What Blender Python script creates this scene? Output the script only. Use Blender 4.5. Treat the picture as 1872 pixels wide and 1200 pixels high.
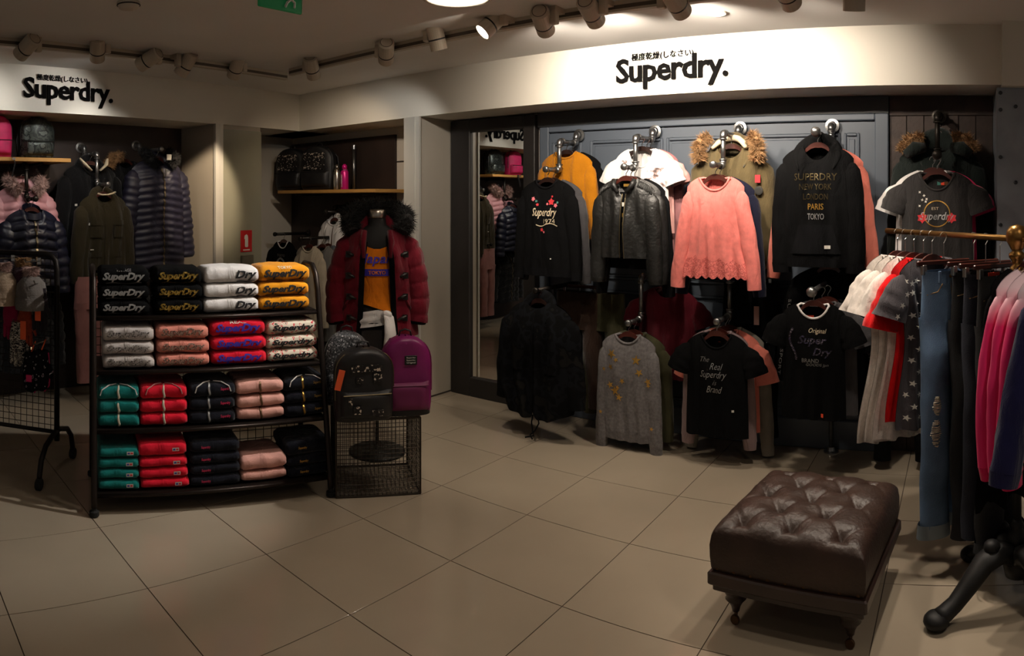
import bpy, bmesh, math, random
from math import sin, cos, tan, pi, atan2, hypot, sqrt
from mathutils import Vector, Matrix, noise as mnoise

for _o in list(bpy.data.objects):
    bpy.data.objects.remove(_o)
SC = bpy.context.scene
COL = SC.collection

# ------------------------------------------------------------------ camera (the photograph is a swept cylindrical panorama)
F = 1292.0            # pixels per radian of the 1872 x 1200 frame
HOR = 366.0           # horizon row
EYE = 1.646
cam = bpy.data.cameras.new('camera')
cam.type = 'PANO'
cam.panorama_type = 'CENTRAL_CYLINDRICAL'
cam.central_cylindrical_range_u_min = -936.0 / F
cam.central_cylindrical_range_u_max = 936.0 / F
cam.central_cylindrical_range_v_min = -(1200.0 - HOR) / F
cam.central_cylindrical_range_v_max = HOR / F
cam.central_cylindrical_radius = 1.0
cam.clip_start = 0.05
camo = bpy.data.objects.new('camera', cam)
camo.location = (0, 0, EYE)
camo.rotation_euler = (pi / 2, 0, 0)
COL.objects.link(camo)
SC.camera = camo

# ------------------------------------------------------------------ world, exposure
SC.view_settings.view_transform = 'Standard'
SC.view_settings.look = 'None'
SC.view_settings.gamma = 1.0
SC.view_settings.use_curve_mapping = False
SC.view_settings.exposure = 0.0
SC.cycles.max_bounces = 5
SC.cycles.diffuse_bounces = 3
SC.cycles.use_adaptive_sampling = True
SC.cycles.adaptive_threshold = 0.05
SC.cycles.use_light_tree = False
SC.cycles.glossy_bounces = 3
SC.cycles.transmission_bounces = 3
SC.cycles.caustics_reflective = False
SC.cycles.caustics_refractive = False
SC.cycles.sample_clamp_indirect = 4.0
W = bpy.data.worlds.new('dim_store_interior')
SC.world = W
W.use_nodes = True
W.node_tree.nodes['Background'].inputs[0].default_value = (1.0, 0.90, 0.80, 1)
W.node_tree.nodes['Background'].inputs[1].default_value = 0.13
LAMP_COL = (1.0, 0.87, 0.72)
MIRROR_TURN = 0.03
# ceiling downlights, the first three unseen and added as fill light: position, watts (bodies are built with the ceiling)
DOWNLIGHTS = [((0.45, 1.05), 1), ((-1.75, 1.35), 1.5), ((1.60, 0.75), 38), ((-0.25, 3.23), 11)]

# ------------------------------------------------------------------ frames of reference
PR, PL = 0.630, -1.066           # bearings of the two walls seen from the camera
class Frame:
    """s along the wall (to the viewer's right), d outwards from the camera, z up"""
    def __init__(self, ph):
        self.ph = ph
        self.w = Vector((cos(ph), -sin(ph), 0)); self.n = Vector((sin(ph), cos(ph), 0))
        self.rot = -ph
    def p(self, s, d, z=0.0):
        v = self.w * s + self.n * d
        return Vector((v.x, v.y, z))
    def s(self, x, d):                     # wall coordinate of an image column at depth d
        return d * tan((x - 936.0) / F - self.ph)
    def z(self, x, y, d):                  # height of an image row on that column at depth d
        a = (x - 936.0) / F - self.ph
        return EYE + (HOR - y) / F * d / cos(a)
    def at(self, x, y, d):
        return self.p(self.s(x, d), d, self.z(x, y, d))
RW, LW = Frame(PR), Frame(PL)

# ------------------------------------------------------------------ material helpers
def lin(c):
    return tuple(((v / 255.0) / 12.92 if v / 255.0 <= 0.04045 else ((v / 255.0 + 0.055) / 1.055) ** 2.4) for v in c)
MATS = {}
def mat(name, col, rough=0.85, metal=0.0, vary=0.0, vscale=6.0, bump=0.0, bscale=60.0, sheen=0.0, coat=0.0, spec=0.5,
        emit=None, estr=0.0, col2=None):
    if name in MATS:
        return MATS[name]
    m = bpy.data.materials.new(name); m.use_nodes = True
    nt = m.node_tree; b = nt.nodes['Principled BSDF']
    c = (*lin(col), 1.0)
    b.inputs['Base Color'].default_value = c
    b.inputs['Roughness'].default_value = rough
    b.inputs['Metallic'].default_value = metal
    b.inputs['Specular IOR Level'].default_value = spec
    if sheen:
        b.inputs['Sheen Weight'].default_value = sheen
    if coat:
        b.inputs['Coat Weight'].default_value = coat
    if vary or col2:
        tc = nt.nodes.new('ShaderNodeTexCoord'); nz = nt.nodes.new('ShaderNodeTexNoise')
        nz.inputs['Scale'].default_value = vscale; nz.inputs['Detail'].default_value = 4
        nt.links.new(tc.outputs['Object'], nz.inputs['Vector'])
        r = nt.nodes.new('ShaderNodeValToRGB')
        r.color_ramp.elements[0].position = 0.3; r.color_ramp.elements[1].position = 0.7
        if col2:
            r.color_ramp.elements[0].color = (*lin(col2), 1); r.color_ramp.elements[1].color = c
        else:
            r.color_ramp.elements[0].color = tuple(v * (1 - vary) for v in c[:3]) + (1,)
            r.color_ramp.elements[1].color = tuple(min(1, v * (1 + vary)) for v in c[:3]) + (1,)
        nt.links.new(nz.outputs['Fac'], r.inputs['Fac']); nt.links.new(r.outputs['Color'], b.inputs['Base Color'])
    if bump:
        tc2 = nt.nodes.new('ShaderNodeTexCoord'); n2 = nt.nodes.new('ShaderNodeTexNoise'); bp = nt.nodes.new('ShaderNodeBump')
        n2.inputs['Scale'].default_value = bscale; n2.inputs['Detail'].default_value = 3
        bp.inputs['Strength'].default_value = bump; bp.inputs['Distance'].default_value = 0.01
        nt.links.new(tc2.outputs['Object'], n2.inputs['Vector']); nt.links.new(n2.outputs['Fac'], bp.inputs['Height'])
        nt.links.new(bp.outputs['Normal'], b.inputs['Normal'])
    if emit:
        b.inputs['Emission Color'].default_value = (*emit, 1); b.inputs['Emission Strength'].default_value = estr
    MATS[name] = m
    return m
def fabric(name, col, vary=0.12, vscale=9.0, rough=0.92, sheen=0.15, bump=0.25, bscale=220.0, col2=None):
    key = 'fabric ' + name
    if key in MATS: return MATS[key]
    m = mat(key, col, rough, 0, vary, vscale, bump, bscale, sheen, 0, 0.10, col2=col2)
    nt = m.node_tree; b = nt.nodes['Principled BSDF']
    tc = nt.nodes.new('ShaderNodeTexCoord'); mp = nt.nodes.new('ShaderNodeMapping'); mp.inputs['Scale'].default_value = (15, 15, 5)
    n2 = nt.nodes.new('ShaderNodeTexNoise'); n2.inputs['Scale'].default_value = 1.0; n2.inputs['Detail'].default_value = 3; n2.inputs['Distortion'].default_value = 0.8
    bp = nt.nodes.new('ShaderNodeBump'); bp.inputs['Strength'].default_value = 0.55; bp.inputs['Distance'].default_value = 0.03
    nt.links.new(tc.outputs['Object'], mp.inputs['Vector']); nt.links.new(mp.outputs['Vector'], n2.inputs['Vector']); nt.links.new(n2.outputs['Fac'], bp.inputs['Height'])
    old = [n for n in nt.nodes if n.type == 'BUMP' and n is not bp and n.name != bp.name]
    if old: nt.links.new(bp.outputs['Normal'], old[0].inputs['Normal'])
    else: nt.links.new(bp.outputs['Normal'], b.inputs['Normal'])
    return m
def spots_mat(name, base, stops, scale, rough=0.9, metal=0.0, thr=0.5, glitter=False, detail=2.0, kind='noise', stretch=(1, 1, 1)):
    """camouflage / floral / sequin prints: a ramp of colours over noise or voronoi cells"""
    if name in MATS:
        return MATS[name]
    m = bpy.data.materials.new(name); m.use_nodes = True
    nt = m.node_tree; b = nt.nodes['Principled BSDF']
    tc = nt.nodes.new('ShaderNodeTexCoord'); mp = nt.nodes.new('ShaderNodeMapping')
    mp.inputs['Scale'].default_value = stretch
    nt.links.new(tc.outputs['Object'], mp.inputs['Vector'])
    r = nt.nodes.new('ShaderNodeValToRGB'); r.color_ramp.interpolation = 'CONSTANT'
    if kind == 'noise':
        t = nt.nodes.new('ShaderNodeTexNoise'); t.inputs['Scale'].default_value = scale; t.inputs['Detail'].default_value = detail
        src = t.outputs['Fac']
    else:
        t = nt.nodes.new('ShaderNodeTexVoronoi'); t.inputs['Scale'].default_value = scale
        sp = nt.nodes.new('ShaderNodeSeparateColor'); nt.links.new(t.outputs['Color'], sp.inputs['Color']); src = sp.outputs[0]
    nt.links.new(mp.outputs['Vector'], t.inputs['Vector'])
    els = r.color_ramp.elements
    els[0].position = 0.0; els[0].color = (*lin(base), 1)
    els[1].position = stops[0][0]; els[1].color = (*lin(stops[0][1]), 1)
    for pos, c in stops[1:]:
        e = els.new(pos); e.color = (*lin(c), 1)
    nt.links.new(src, r.inputs['Fac']); nt.links.new(r.outputs['Color'], b.inputs['Base Color'])
    b.inputs['Roughness'].default_value = rough; b.inputs['Metallic'].default_value = metal
    if rough > .6: b.inputs['Specular IOR Level'].default_value = 0.08
    if glitter:
        v = nt.nodes.new('ShaderNodeTexVoronoi'); v.inputs['Scale'].default_value = scale
        nt.links.new(mp.outputs['Vector'], v.inputs['Vector'])
        bp = nt.nodes.new('ShaderNodeBump'); bp.inputs['Strength'].default_value = 0.9; bp.inputs['Distance'].default_value = 0.02
        s2 = nt.nodes.new('ShaderNodeSeparateColor'); nt.links.new(v.outputs['Color'], s2.inputs['Color'])
        nt.links.new(s2.outputs[1], bp.inputs['Height']); nt.links.new(bp.outputs['Normal'], b.inputs['Normal'])
    MATS[name] = m
    return m

# ------------------------------------------------------------------ mesh helpers
class MB:
    def __init__(self):
        self.v = []; self.f = []
    def add(self, vs, fs):
        o = len(self.v); self.v += [tuple(v) for v in vs]; self.f += [tuple(i + o for i in f) for f in fs]; return self
    def box(self, lo, hi, mtx=None, bev=0.0):
        (x0, y0, z0), (x1, y1, z1) = lo, hi
        if bev:
            bev = min(bev, 0.49 * min(abs(x1 - x0), abs(y1 - y0), abs(z1 - z0)))
            vs = []
            for z, e in ((z0, bev), (z0 + bev, 0), (z1 - bev, 0), (z1, bev)):
                k = max(bev - 0, 0)
                a0, a1, b0, b1 = x0 + e, x1 - e, y0 + e, y1 - e
                vs += [(a0 + k, b0, z), (a1 - k, b0, z), (a1, b0 + k, z), (a1, b1 - k, z), (a1 - k, b1, z), (a0 + k, b1, z), (a0, b1 - k, z), (a0, b0 + k, z)]
            fs = [tuple(range(7, -1, -1)), tuple(range(24, 32))]
            for r in range(3):
                for i in range(8):
                    j = (i + 1) % 8
                    fs.append((r * 8 + i, r * 8 + j, r * 8 + 8 + j, r * 8 + 8 + i))
        else:
            vs = [(x0, y0, z0), (x1, y0, z0), (x1, y1, z0), (x0, y1, z0), (x0, y0, z1), (x1, y0, z1), (x1, y1, z1), (x0, y1, z1)]
            fs = [(3, 2, 1, 0), (4, 5, 6, 7), (0, 1, 5, 4), (1, 2, 6, 5), (2, 3, 7, 6), (3, 0, 4, 7)]
        if mtx is not None:
            vs = [mtx @ Vector(v) for v in vs]
        return self.add(vs, fs)
    def prism(self, poly, z0, z1):
        n = len(poly)
        a = sum(poly[i][0] * poly[(i + 1) % n][1] - poly[(i + 1) % n][0] * poly[i][1] for i in range(n))
        if a < 0: poly = poly[::-1]
        vs = [(x, y, z0) for x, y in poly] + [(x, y, z1) for x, y in poly]
        fs = [tuple(range(n - 1, -1, -1)), tuple(range(n, 2 * n))] + [(i, (i + 1) % n, n + (i + 1) % n, n + i) for i in range(n)]
        return self.add(vs, fs)
    def tube(self, pts, r, n=8, caps=True, flat=1.0, closed=False):
        """round bar along a polyline; r may be a list"""
        pts = [Vector(p) for p in pts]; m = len(pts); vs = []
        rr = r if isinstance(r, (list, tuple)) else [r] * m
        prev = None
        for i, p in enumerate(pts):
            if closed:
                t = pts[(i + 1) % m] - pts[i - 1]
            else:
                t = (pts[min(i + 1, m - 1)] - pts[max(i - 1, 0)])
            if t.length < 1e-9: t = Vector((0, 0, 1))
            t.normalize()
            if prev is None:
                ref = Vector((0, 0, 1)) if abs(t.z) < 0.9 else Vector((1, 0, 0))
                a = t.cross(ref).normalized()
            else:
                a = (prev - t * prev.dot(t))
                a = a.normalized() if a.length > 1e-6 else t.orthogonal().normalized()
            prev = a; b = t.cross(a)
            for k in range(n):
                an = 2 * pi * k / n
                vs.append(p + a * (cos(an) * rr[i]) + b * (sin(an) * rr[i] * flat))
        fs = []
        for i in range(m if closed else m - 1):
            j = (i + 1) % m
            for k in range(n):
                l = (k + 1) % n
                fs.append((i * n + k, i * n + l, j * n + l, j * n + k))
        if caps and not closed:
            fs.append(tuple(range(n - 1, -1, -1))); fs.append(tuple((m - 1) * n + k for k in range(n)))
        return self.add(vs, fs)
    def lathe(self, prof, n=20, c=(0, 0, 0), mtx=None, cap=True):
        """prof: list of (radius, z)"""
        vs = []
        for r, z in prof:
            for k in range(n):
                a = 2 * pi * k / n
                v = Vector((r * cos(a), r * sin(a), z))
                if mtx is not None: v = mtx @ v
                vs.append(v + Vector(c))
        fs = []
        for i in range(len(prof) - 1):
            for k in range(n):
                l = (k + 1) % n
                fs.append((i * n + k, i * n + l, (i + 1) * n + l, (i + 1) * n + k))
        if cap:
            fs.append(tuple(range(n - 1, -1, -1))); fs.append(tuple((len(prof) - 1) * n + k for k in range(n)))
        return self.add(vs, fs)
    def sphere(self, c, r, n=12, m=8, sc=(1, 1, 1)):
        prof = [(max(1e-4, r * sin(pi * i / m)), -r * cos(pi * i / m)) for i in range(m + 1)]
        b = MB().lathe(prof, n)
        return self.add([(v[0] * sc[0] + c[0], v[1] * sc[1] + c[1], v[2] * sc[2] + c[2]) for v in b.v], b.f)
    def grid(self, fn, nu, nv, wrap=False):
        vs = [fn(i / nu if wrap else i / (nu - 1), j / (nv - 1)) for j in range(nv) for i in range(nu)]
        fs = []
        for j in range(nv - 1):
            for i in range(nu if wrap else nu - 1):
                k = (i + 1) % nu
                fs.append((j * nu + i, j * nu + k, (j + 1) * nu + k, (j + 1) * nu + i))
        return self.add(vs, fs)
    def mesh(self, name):
        me = bpy.data.meshes.new(name); me.from_pydata(self.v, [], self.f); me.update(); return me
    def build(self, name, m, parent=None, smooth=False, loc=None, rz=None):
        me = self.mesh(name)
        me.materials.append(m)
        if smooth:
            me.polygons.foreach_set('use_smooth', [True] * len(me.polygons))
        o = bpy.data.objects.new(name, me); COL.objects.link(o)
        if parent is not None: o.parent = parent
        if loc is not None: o.location = loc
        if rz is not None: o.rotation_euler = (0, 0, rz)
        return o
def tag(o, label=None, cat=None, group=None, kind=None):
    if label: o['label'] = label
    if cat: o['category'] = cat
    if group: o['group'] = group
    if kind: o['kind'] = kind
    return o
def empty(name, loc, rz=0.0, label=None, cat=None, group=None, kind=None):
    o = bpy.data.objects.new(name, None); COL.objects.link(o)
    o.location = loc; o.rotation_euler = (0, 0, rz); o.empty_display_size = 0.05
    return tag(o, label, cat, group, kind)
def share(name, me, parent=None, loc=None, rz=None, m=None):
    o = bpy.data.objects.new(name, me); COL.objects.link(o)
    if parent is not None: o.parent = parent
    if loc is not None: o.location = loc
    if rz is not None: o.rotation_euler = (0, 0, rz)
    return o
def copy_tree(o, parent=None):
    c = o.copy(); COL.objects.link(c); c.parent = parent
    for ch in list(o.children):
        copy_tree(ch, c)
    return c
TEXT_CACHE = {}
def text_mesh(body, size=0.1, extrude=0.0, shear=0.0, bold=0.0, spacing=1.0, fit=None):
    """lettering as (verts, faces), centred on the origin in the x-z plane, front towards -y"""
    key = (body, size, extrude, shear, bold, spacing, fit)
    if key in TEXT_CACHE: return TEXT_CACHE[key]
    cu = bpy.data.curves.new('lettering', 'FONT'); cu.body = body; cu.size = size; cu.extrude = extrude
    cu.shear = shear; cu.offset = bold; cu.space_character = spacing; cu.resolution_u = 2
    cu.align_x = 'CENTER'; cu.align_y = 'CENTER'
    o = bpy.data.objects.new('lettering', cu); COL.objects.link(o)
    bpy.context.view_layer.update()
    me = bpy.data.meshes.new_from_object(o.evaluated_get(bpy.context.evaluated_depsgraph_get()))
    vs = [(v.co.x, -v.co.z, v.co.y) for v in me.vertices]; fs = [tuple(p.vertices) for p in me.polygons]
    bpy.data.objects.remove(o); bpy.data.curves.remove(cu); bpy.data.meshes.remove(me)
    if fit and vs:
        x0 = min(v[0] for v in vs); x1 = max(v[0] for v in vs); z0 = min(v[2] for v in vs); z1 = max(v[2] for v in vs)
        kx = fit[0] / max(1e-6, x1 - x0); kz = (fit[1] / max(1e-6, z1 - z0)) if fit[1] else kx
        vs = [((v[0] - (x0 + x1) / 2) * kx, v[1], (v[2] - (z0 + z1) / 2) * kz) for v in vs]
    TEXT_CACHE[key] = (vs, fs)
    return vs, fs
def bar(a, b, r, n=8):
    return MB().tube([a, b], r, n)
def rotm(rz=0, rx=0, ry=0):
    return Matrix.Rotation(rz, 4, 'Z') @ Matrix.Rotation(ry, 4, 'Y') @ Matrix.Rotation(rx, 4, 'X')
# ================================================================== the room
M_wall = mat('painted plaster warm white', (205, 196, 182), 0.75, vary=0.03, vscale=2, bump=0.05, bscale=90)
M_fascia = mat('painted fascia board', (232, 226, 214), 0.6, vary=0.02, vscale=2)
M_ceil = mat('ceiling paint', (240, 238, 235), 0.8, vary=0.03, vscale=1.5)
M_dark = mat('black stained timber', (34, 30, 28), 0.55, vary=0.2, vscale=5, bump=0.1, bscale=40)
M_brown = mat('dark brown wall board', (46, 34, 29), 0.6, vary=0.25, vscale=4, bump=0.1, bscale=30)
M_blue = mat('blue grey painted panelling', (82, 90, 101), 0.5, vary=0.05, vscale=3)
M_bluedk = mat('blue grey header in painted shade', (52, 54, 56), 0.5)  # shade on the top rail under the soffit is put into this colour
M_steel = mat('riveted steel sheet', (150, 156, 166), 0.5, 0.1, vary=0.2, vscale=5, bump=0.1, bscale=15)
M_green = mat('glossy grey green laminate', (150, 148, 130), 0.25, vary=0.03, coat=0.3)
M_pil = mat('satin beige laminate', (188, 178, 162), 0.4, vary=0.02)
M_alu = mat('white metal edge profile', (226, 222, 212), 0.35, 0.3)
M_tile = mat('polished beige porcelain tile', (168, 154, 135), 0.12, vary=0.05, vscale=2.2, spec=0.5)
M_grout = mat('brown grout', (70, 58, 46), 0.9)
M_base = mat('dark skirting', (60, 52, 46), 0.6)

def box_in(frame, name, m, s0, s1, d0, d1, z0, z1, parent=None, kind='structure', bev=0.0):
    """box given in wall coordinates, origin at its middle base"""
    c = frame.p((s0 + s1) / 2, (d0 + d1) / 2, z0)
    b = MB().box((-(s1 - s0) / 2, -(d1 - d0) / 2, 0), ((s1 - s0) / 2, (d1 - d0) / 2, z1 - z0), bev=bev)
    o = b.build(name, m)
    if parent is None:
        o.location = c; o.rotation_euler = (0, 0, frame.rot)
        if kind: o['kind'] = kind
    else:
        wm = Matrix.Translation(parent.location) @ Matrix.Rotation(parent.rotation_euler[2], 4, 'Z')
        o.parent = parent
        o.matrix_local = wm.inverted() @ (Matrix.Translation(c) @ Matrix.Rotation(frame.rot, 4, 'Z'))
    return o

Z_SOF, Z_CH, Z_SLAB = 2.331, 2.69, 2.58
D_RF, D_LF = 4.19, 5.063            # fascia fronts
D_RW, D_LW = 4.65, 5.62             # wall faces behind them
T = 0.6                             # tile side
TA = -0.6377
def tile_xy(i, j):
    x, y = (i - 4.5611) * T, (j + 3.0235) * T
    return x * cos(TA) - y * sin(TA), x * sin(TA) + y * cos(TA)

# floor: bed of grout, and every tile a piece of its own
floor = MB().box((-9, -5, -0.06), (7, 10, -0.003)).build('floor', M_grout)
tag(floor, 'beige polished tile floor laid in a square grid', kind='structure')
g = 0.0022
tm = MB()
hw = T / 2 - g
tm.add([(-hw, -hw, -0.02), (hw, -hw, -0.02), (hw, hw, -0.02), (-hw, hw, -0.02), (-hw, -hw, -0.0002), (hw, -hw, -0.0002), (hw, hw, -0.0002), (-hw, hw, -0.0002),
        (-hw + .0003, -hw + .0003, 0), (hw - .0003, -hw + .0003, 0), (hw - .0003, hw - .0003, 0), (-hw + .0003, hw - .0003, 0)],
       [(0, 1, 5, 4), (1, 2, 6, 5), (2, 3, 7, 6), (3, 0, 4, 7), (4, 5, 9, 8), (5, 6, 10, 9), (6, 7, 11, 10), (7, 4, 8, 11), (8, 9, 10, 11)])
tme = tm.mesh('tile'); tme.materials.append(M_tile)
nt_ = 0
for i in range(-9, 22):
    for j in range(-12, 20):
        x, y = tile_xy(i + .5, j + .5)
        r = hypot(x, y); th = atan2(x, y)
        dr = x * RW.n.x + y * RW.n.y; dl = x * LW.n.x + y * LW.n.y
        if dr > D_RW + .35 or dl > D_LW + .45 or r > 9: continue
        if r > 2.9 and abs(th) > 1.05 and r > 3.2: continue
        if r < 1.0 or y < -0.6: continue
        share('tile', tme, floor, (x, y, 0.0), TA); nt_ += 1

# ceiling: higher strip along the walls, lower slab over the shop floor
ceil = MB().box((-9, -5, Z_CH), (7, 10, Z_CH + 0.1)).build('ceiling', M_ceil)
tag(ceil, 'higher ceiling strip running in front of the wall fascias', kind='structure')
D_SR, D_SL = 2.707, 3.578
def meet(dR, dL):
    det = RW.n.x * LW.n.y - RW.n.y * LW.n.x
    return Vector(((dR * LW.n.y - dL * RW.n.y) / det, (RW.n.x * dL - LW.n.x * dR) / det, 0))
K = meet(D_SR, D_SL)
a1 = K + RW.w * 9.0; a2 = K - LW.w * 8.5
slab = MB().prism([(K.x, K.y), (a1.x, a1.y), (a1.x - 4, -5), (a2.x, -5), (a2.x, a2.y)], Z_SLAB, Z_CH)
slab = slab.build('ceiling_slab', M_ceil); tag(slab, 'lower plain ceiling slab over the shop floor', kind='structure')

# walls
box_in(RW, 'wall_right', M_wall, -7.2, 3.0, D_RW, D_RW + .12, 0, Z_CH)
box_in(LW, 'wall_left', M_wall, -2.5, 7.0, 5.74, 5.86, 0, Z_CH)
box_in(LW, 'wall_left_lining', M_brown, -2.5, 3.83, D_LW, 5.74, 0, Z_SOF)
# fascias
fr = box_in(RW, 'trim_1', M_fascia, -7.0, 0.262, D_RF, D_RW + .1, Z_SOF, Z_CH)
tag(fr, 'cream fascia bulkhead above the panelled wall')
fl = box_in(LW, 'trim_2', M_fascia, -2.5, 6.2, D_LF, D_LW + .1, Z_SOF, Z_CH)
tag(fl, 'cream fascia bulkhead above the jacket recess')
box_in(RW, 'trim_3', M_fascia, 0.262, 3.0, 4.10, D_RW + .1, 2.312, Z_CH)
# pilaster between the corner niche and the mirror
pil = box_in(RW, 'wall_pilaster', M_pil, -4.14, -4.0, D_RF + .012, D_RW, 0, Z_SOF)
box_in(RW, 'trim_4', M_alu, -4.16, -3.985, D_RF - .01, D_RF + .012, 0, Z_SOF)
box_in(RW, 'trim_5', M_alu, -4.055, -4.03, D_RF - .016, D_RF - .008, 0, Z_SOF)
box_in(RW, 'baseboard_right', M_base, -4.0, -3.995, D_RF + .012, D_RW, 0, 0.012)
# column between the jacket recess and the corner niche
colm = box_in(LW, 'wall_column', M_pil, 3.83, 4.36, D_LF + .012, 5.74, 0, Z_SOF)
box_in(LW, 'trim_6', M_green, 3.90, 4.36, D_LF - .004, D_LF + .012, 0, 2.29)
box_in(LW, 'trim_7', M_alu, 3.815, 3.86, D_LF - .012, D_LF + .02, 0, Z_SOF)
box_in(LW, 'trim_8', M_alu, 3.862, 3.90, D_LF - .012, D_LF + .012, 0, Z_SOF)
# dark board in the corner niche
box_in(RW, 'wall_niche_board', M_brown, -6.35, -4.72, D_RW - .03, D_RW, 0, 2.26)
box_in(RW, 'trim_9', M_base, -4.72, -4.14, D_RW - .006, D_RW, 2.0, 2.012)

# blue grey panelling: backing board, stiles, rails and raised panels
pan = box_in(RW, 'wall_panelling', M_blue, -3.10, -0.448, D_RW - .03, D_RW, 0, 2.325)
tag(pan, 'blue grey painted panelled wall carrying the pipe arms')
box_in(RW, 'header', M_bluedk, -3.10, -0.448, D_RW - .06, D_RW - .03, 2.215, 2.325, pan)
fd = D_RW - .03
def pr(name, x0, x1, z0, z1, t, m=M_blue):
    return box_in(RW, name, m, RW.s(x0, fd), RW.s(x1, fd), fd - t, fd, z0, z1, pan, bev=0.006)
pr('stile', 990, 1006, 0.0, 2.215, .03); pr('stile', 1600, 1625, 0.0, 2.215, .03)
box_in(RW, 'rail', M_blue, RW.s(1006, fd), RW.s(1600, fd), fd - .03, fd, 2.17, 2.215, pan, bev=0.006)
box_in(RW, 'rail', M_blue, RW.s(1006, fd), RW.s(1600, fd), fd - .03, fd, 0.0, 0.19, pan, bev=0.006)
for x0, x1 in ((1010, 1064), (1079, 1213), (1219, 1372), (1377, 1537), (1543, 1572)):
    for z0, z1 in ((0.23, 0.98), (1.06, 2.09)):
        for (a, b, c, d) in ((x0, x0 + 5, z0, z1), (x1 - 5, x1, z0, z1)):
            pr('panel_moulding', a, b, c, d, .014)
        for c, d in ((z0, z0 + .022), (z1 - .022, z1)):
            pr('panel_moulding', x0 + 5, x1 - 5, c, d, .014)
        pr('panel', x0 + 9, x1 - 9, z0 + .04, z1 - .04, .008)
# dark timber boards right of the panelling
wd = box_in(RW, 'wall_timber_recess', M_dark, -0.448, 0.235, D_RW - .01, D_RW, 0, 2.325)
M_plank = mat('weathered dark plank', (58, 44, 38), 0.6, vary=0.45, vscale=9, bump=0.25, bscale=25)
n = 6
for k in range(n):
    s0 = -0.445 + 0.68 / n * k
    box_in(RW, 'plank', M_plank, s0 + .002, s0 + 0.68 / n - .002, D_RW - .026 - .004 * (k % 2), D_RW - .008, 0.0, 2.2, wd, bev=.002)
box_in(RW, 'cross_board', M_plank, -0.445, 0.235, D_RW - .04, D_RW - .026, 2.2, 2.325, wd, bev=.002)
# steel clad column at the far right
sc = box_in(RW, 'wall_steel_column', M_steel, 0.235, 1.6, D_RF - .02, D_RW, 0, 2.312)
M_bolt = mat('bolt head steel', (70, 72, 76), 0.4, 0.8)
bm_ = MB().lathe([(.012, 0), (.012, .006), (.006, .010)], 10, mtx=Matrix.Rotation(pi / 2, 4, 'X')).mesh('bolt'); bm_.materials.append(M_bolt)
for s_, zs in ((0.255, (2.28, 2.18, 1.9, 1.5, 1.1, .7)), (0.345, (2.2, 1.75))):
    for z_ in zs:
        o = share('bolt', bm_, sc)
        wm = Matrix.Translation(sc.location) @ Matrix.Rotation(sc.rotation_euler[2], 4, 'Z')
        o.matrix_local = wm.inverted() @ (Matrix.Translation(RW.p(s_, D_RF - .02, z_)) @ Matrix.Rotation(RW.rot, 4, 'Z'))

# recessed downlights, real ones and added fill lamps
M_ring = mat('white lamp enamel', (214, 206, 192), 0.45)
M_lens_on = mat('lit lamp lens', (255, 240, 214), 0.4, emit=(1.0, 0.86, 0.68), estr=22.0)
M_lens_off = mat('unlit lamp lens', (196, 186, 168), 0.3)
def downlight(x, y, z, r, watts, label, lit=True):
    t = empty('ceiling_downlight', (x, y, z), 0, label, 'ceiling light', 'round recessed ceiling lights')
    MB().lathe([(r * 1.18, 0), (r * 1.18, -.006), (r * 1.05, -.01), (r, -.004), (r, 0)], 28, cap=False).build('trim_ring', M_ring, t, True)
    MB().lathe([(r, -.0025), (1e-4, -.0025)], 28, cap=False).build('lens', M_lens_on if lit else M_lens_off, t)
    if watts:
        l = bpy.data.lights.new('downlight_lamp', 'SPOT'); l.energy = watts; l.color = LAMP_COL
        l.spot_size = 2.3; l.spot_blend = 0.7; l.shadow_soft_size = 0.06
        lo = bpy.data.objects.new('downlight_lamp', l); COL.objects.link(lo); lo.parent = t; lo.location = (0, 0, -.03)
    return t
_dl = ['added unseen fill lamp above the middle of the floor', 'added unseen fill lamp above the folded clothes stand side',
       'added unseen fill lamp above the clothes rail side', 'big bright round downlight by the slab edge and lit spotlight']
for ((x, y), w_), lb in zip(DOWNLIGHTS, _dl):
    downlight(x, y, Z_SLAB, 0.14 if 'big' in lb else 0.08, w_, lb)
pd = RW.at(1310, 23, 3.6)
_pt = (1.044 * F / (366 - 23))
pd = Vector((sin((1310 - 936) / F) * _pt, cos((1310 - 936) / F) * _pt, 0))
downlight(pd.x, pd.y, Z_CH, 0.05, 60, 'small round downlight above the large shop name')
# smoke detector on the slab
_pt = (0.934 * F / 362.0); th = (235 - 936) / F
sd = empty('smoke_detector', (sin(th) * _pt, cos(th) * _pt, Z_SLAB), 0, 'white round smoke detector on the lower ceiling slab', 'smoke detector')
MB().lathe([(.055, 0), (.055, -.012), (.045, -.03), (.02, -.036)], 24).build('housing', M_ring, sd, True)
MB().lathe([(.056, -.012), (.057, -.016), (.05, -.018)], 24, cap=False).build('sensor_slot', mat('dark slot', (60, 56, 50)), sd)
# ================================================================== track lighting
M_lamp = mat('lamp white paint', (206, 194, 176), 0.4)
M_band = mat('black lamp band', (14, 13, 12), 0.5)
M_rail = mat('track rail white', (200, 190, 174), 0.45)
M_slot = mat('track rail slot', (96, 86, 76), 0.6)
def rail(frame, s0, s1, d, label):
    t = empty('light_track', frame.p(s0, d, Z_CH), frame.rot, label, 'light track')
    L = s1 - s0
    MB().box((0, -.018, -.055), (L, .018, 0)).build('track_body', M_rail, t)
    MB().box((0.005, -.0195, -.042), (L - .005, -.0178, -.022)).build('track_slot', M_slot, t)
    return t
D_RT, D_LT = 3.30, 4.27
rail(RW, -4.55, 0.9, D_RT, 'long white light track in front of the panelled wall')
rail(LW, 0.2, 3.95, D_LT, 'white light track in front of the jacket recess')
M_lens_glow = mat('glowing spotlight lens', (255, 240, 214), 0.4, emit=(1.0, 0.87, 0.70), estr=60.0)
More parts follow.
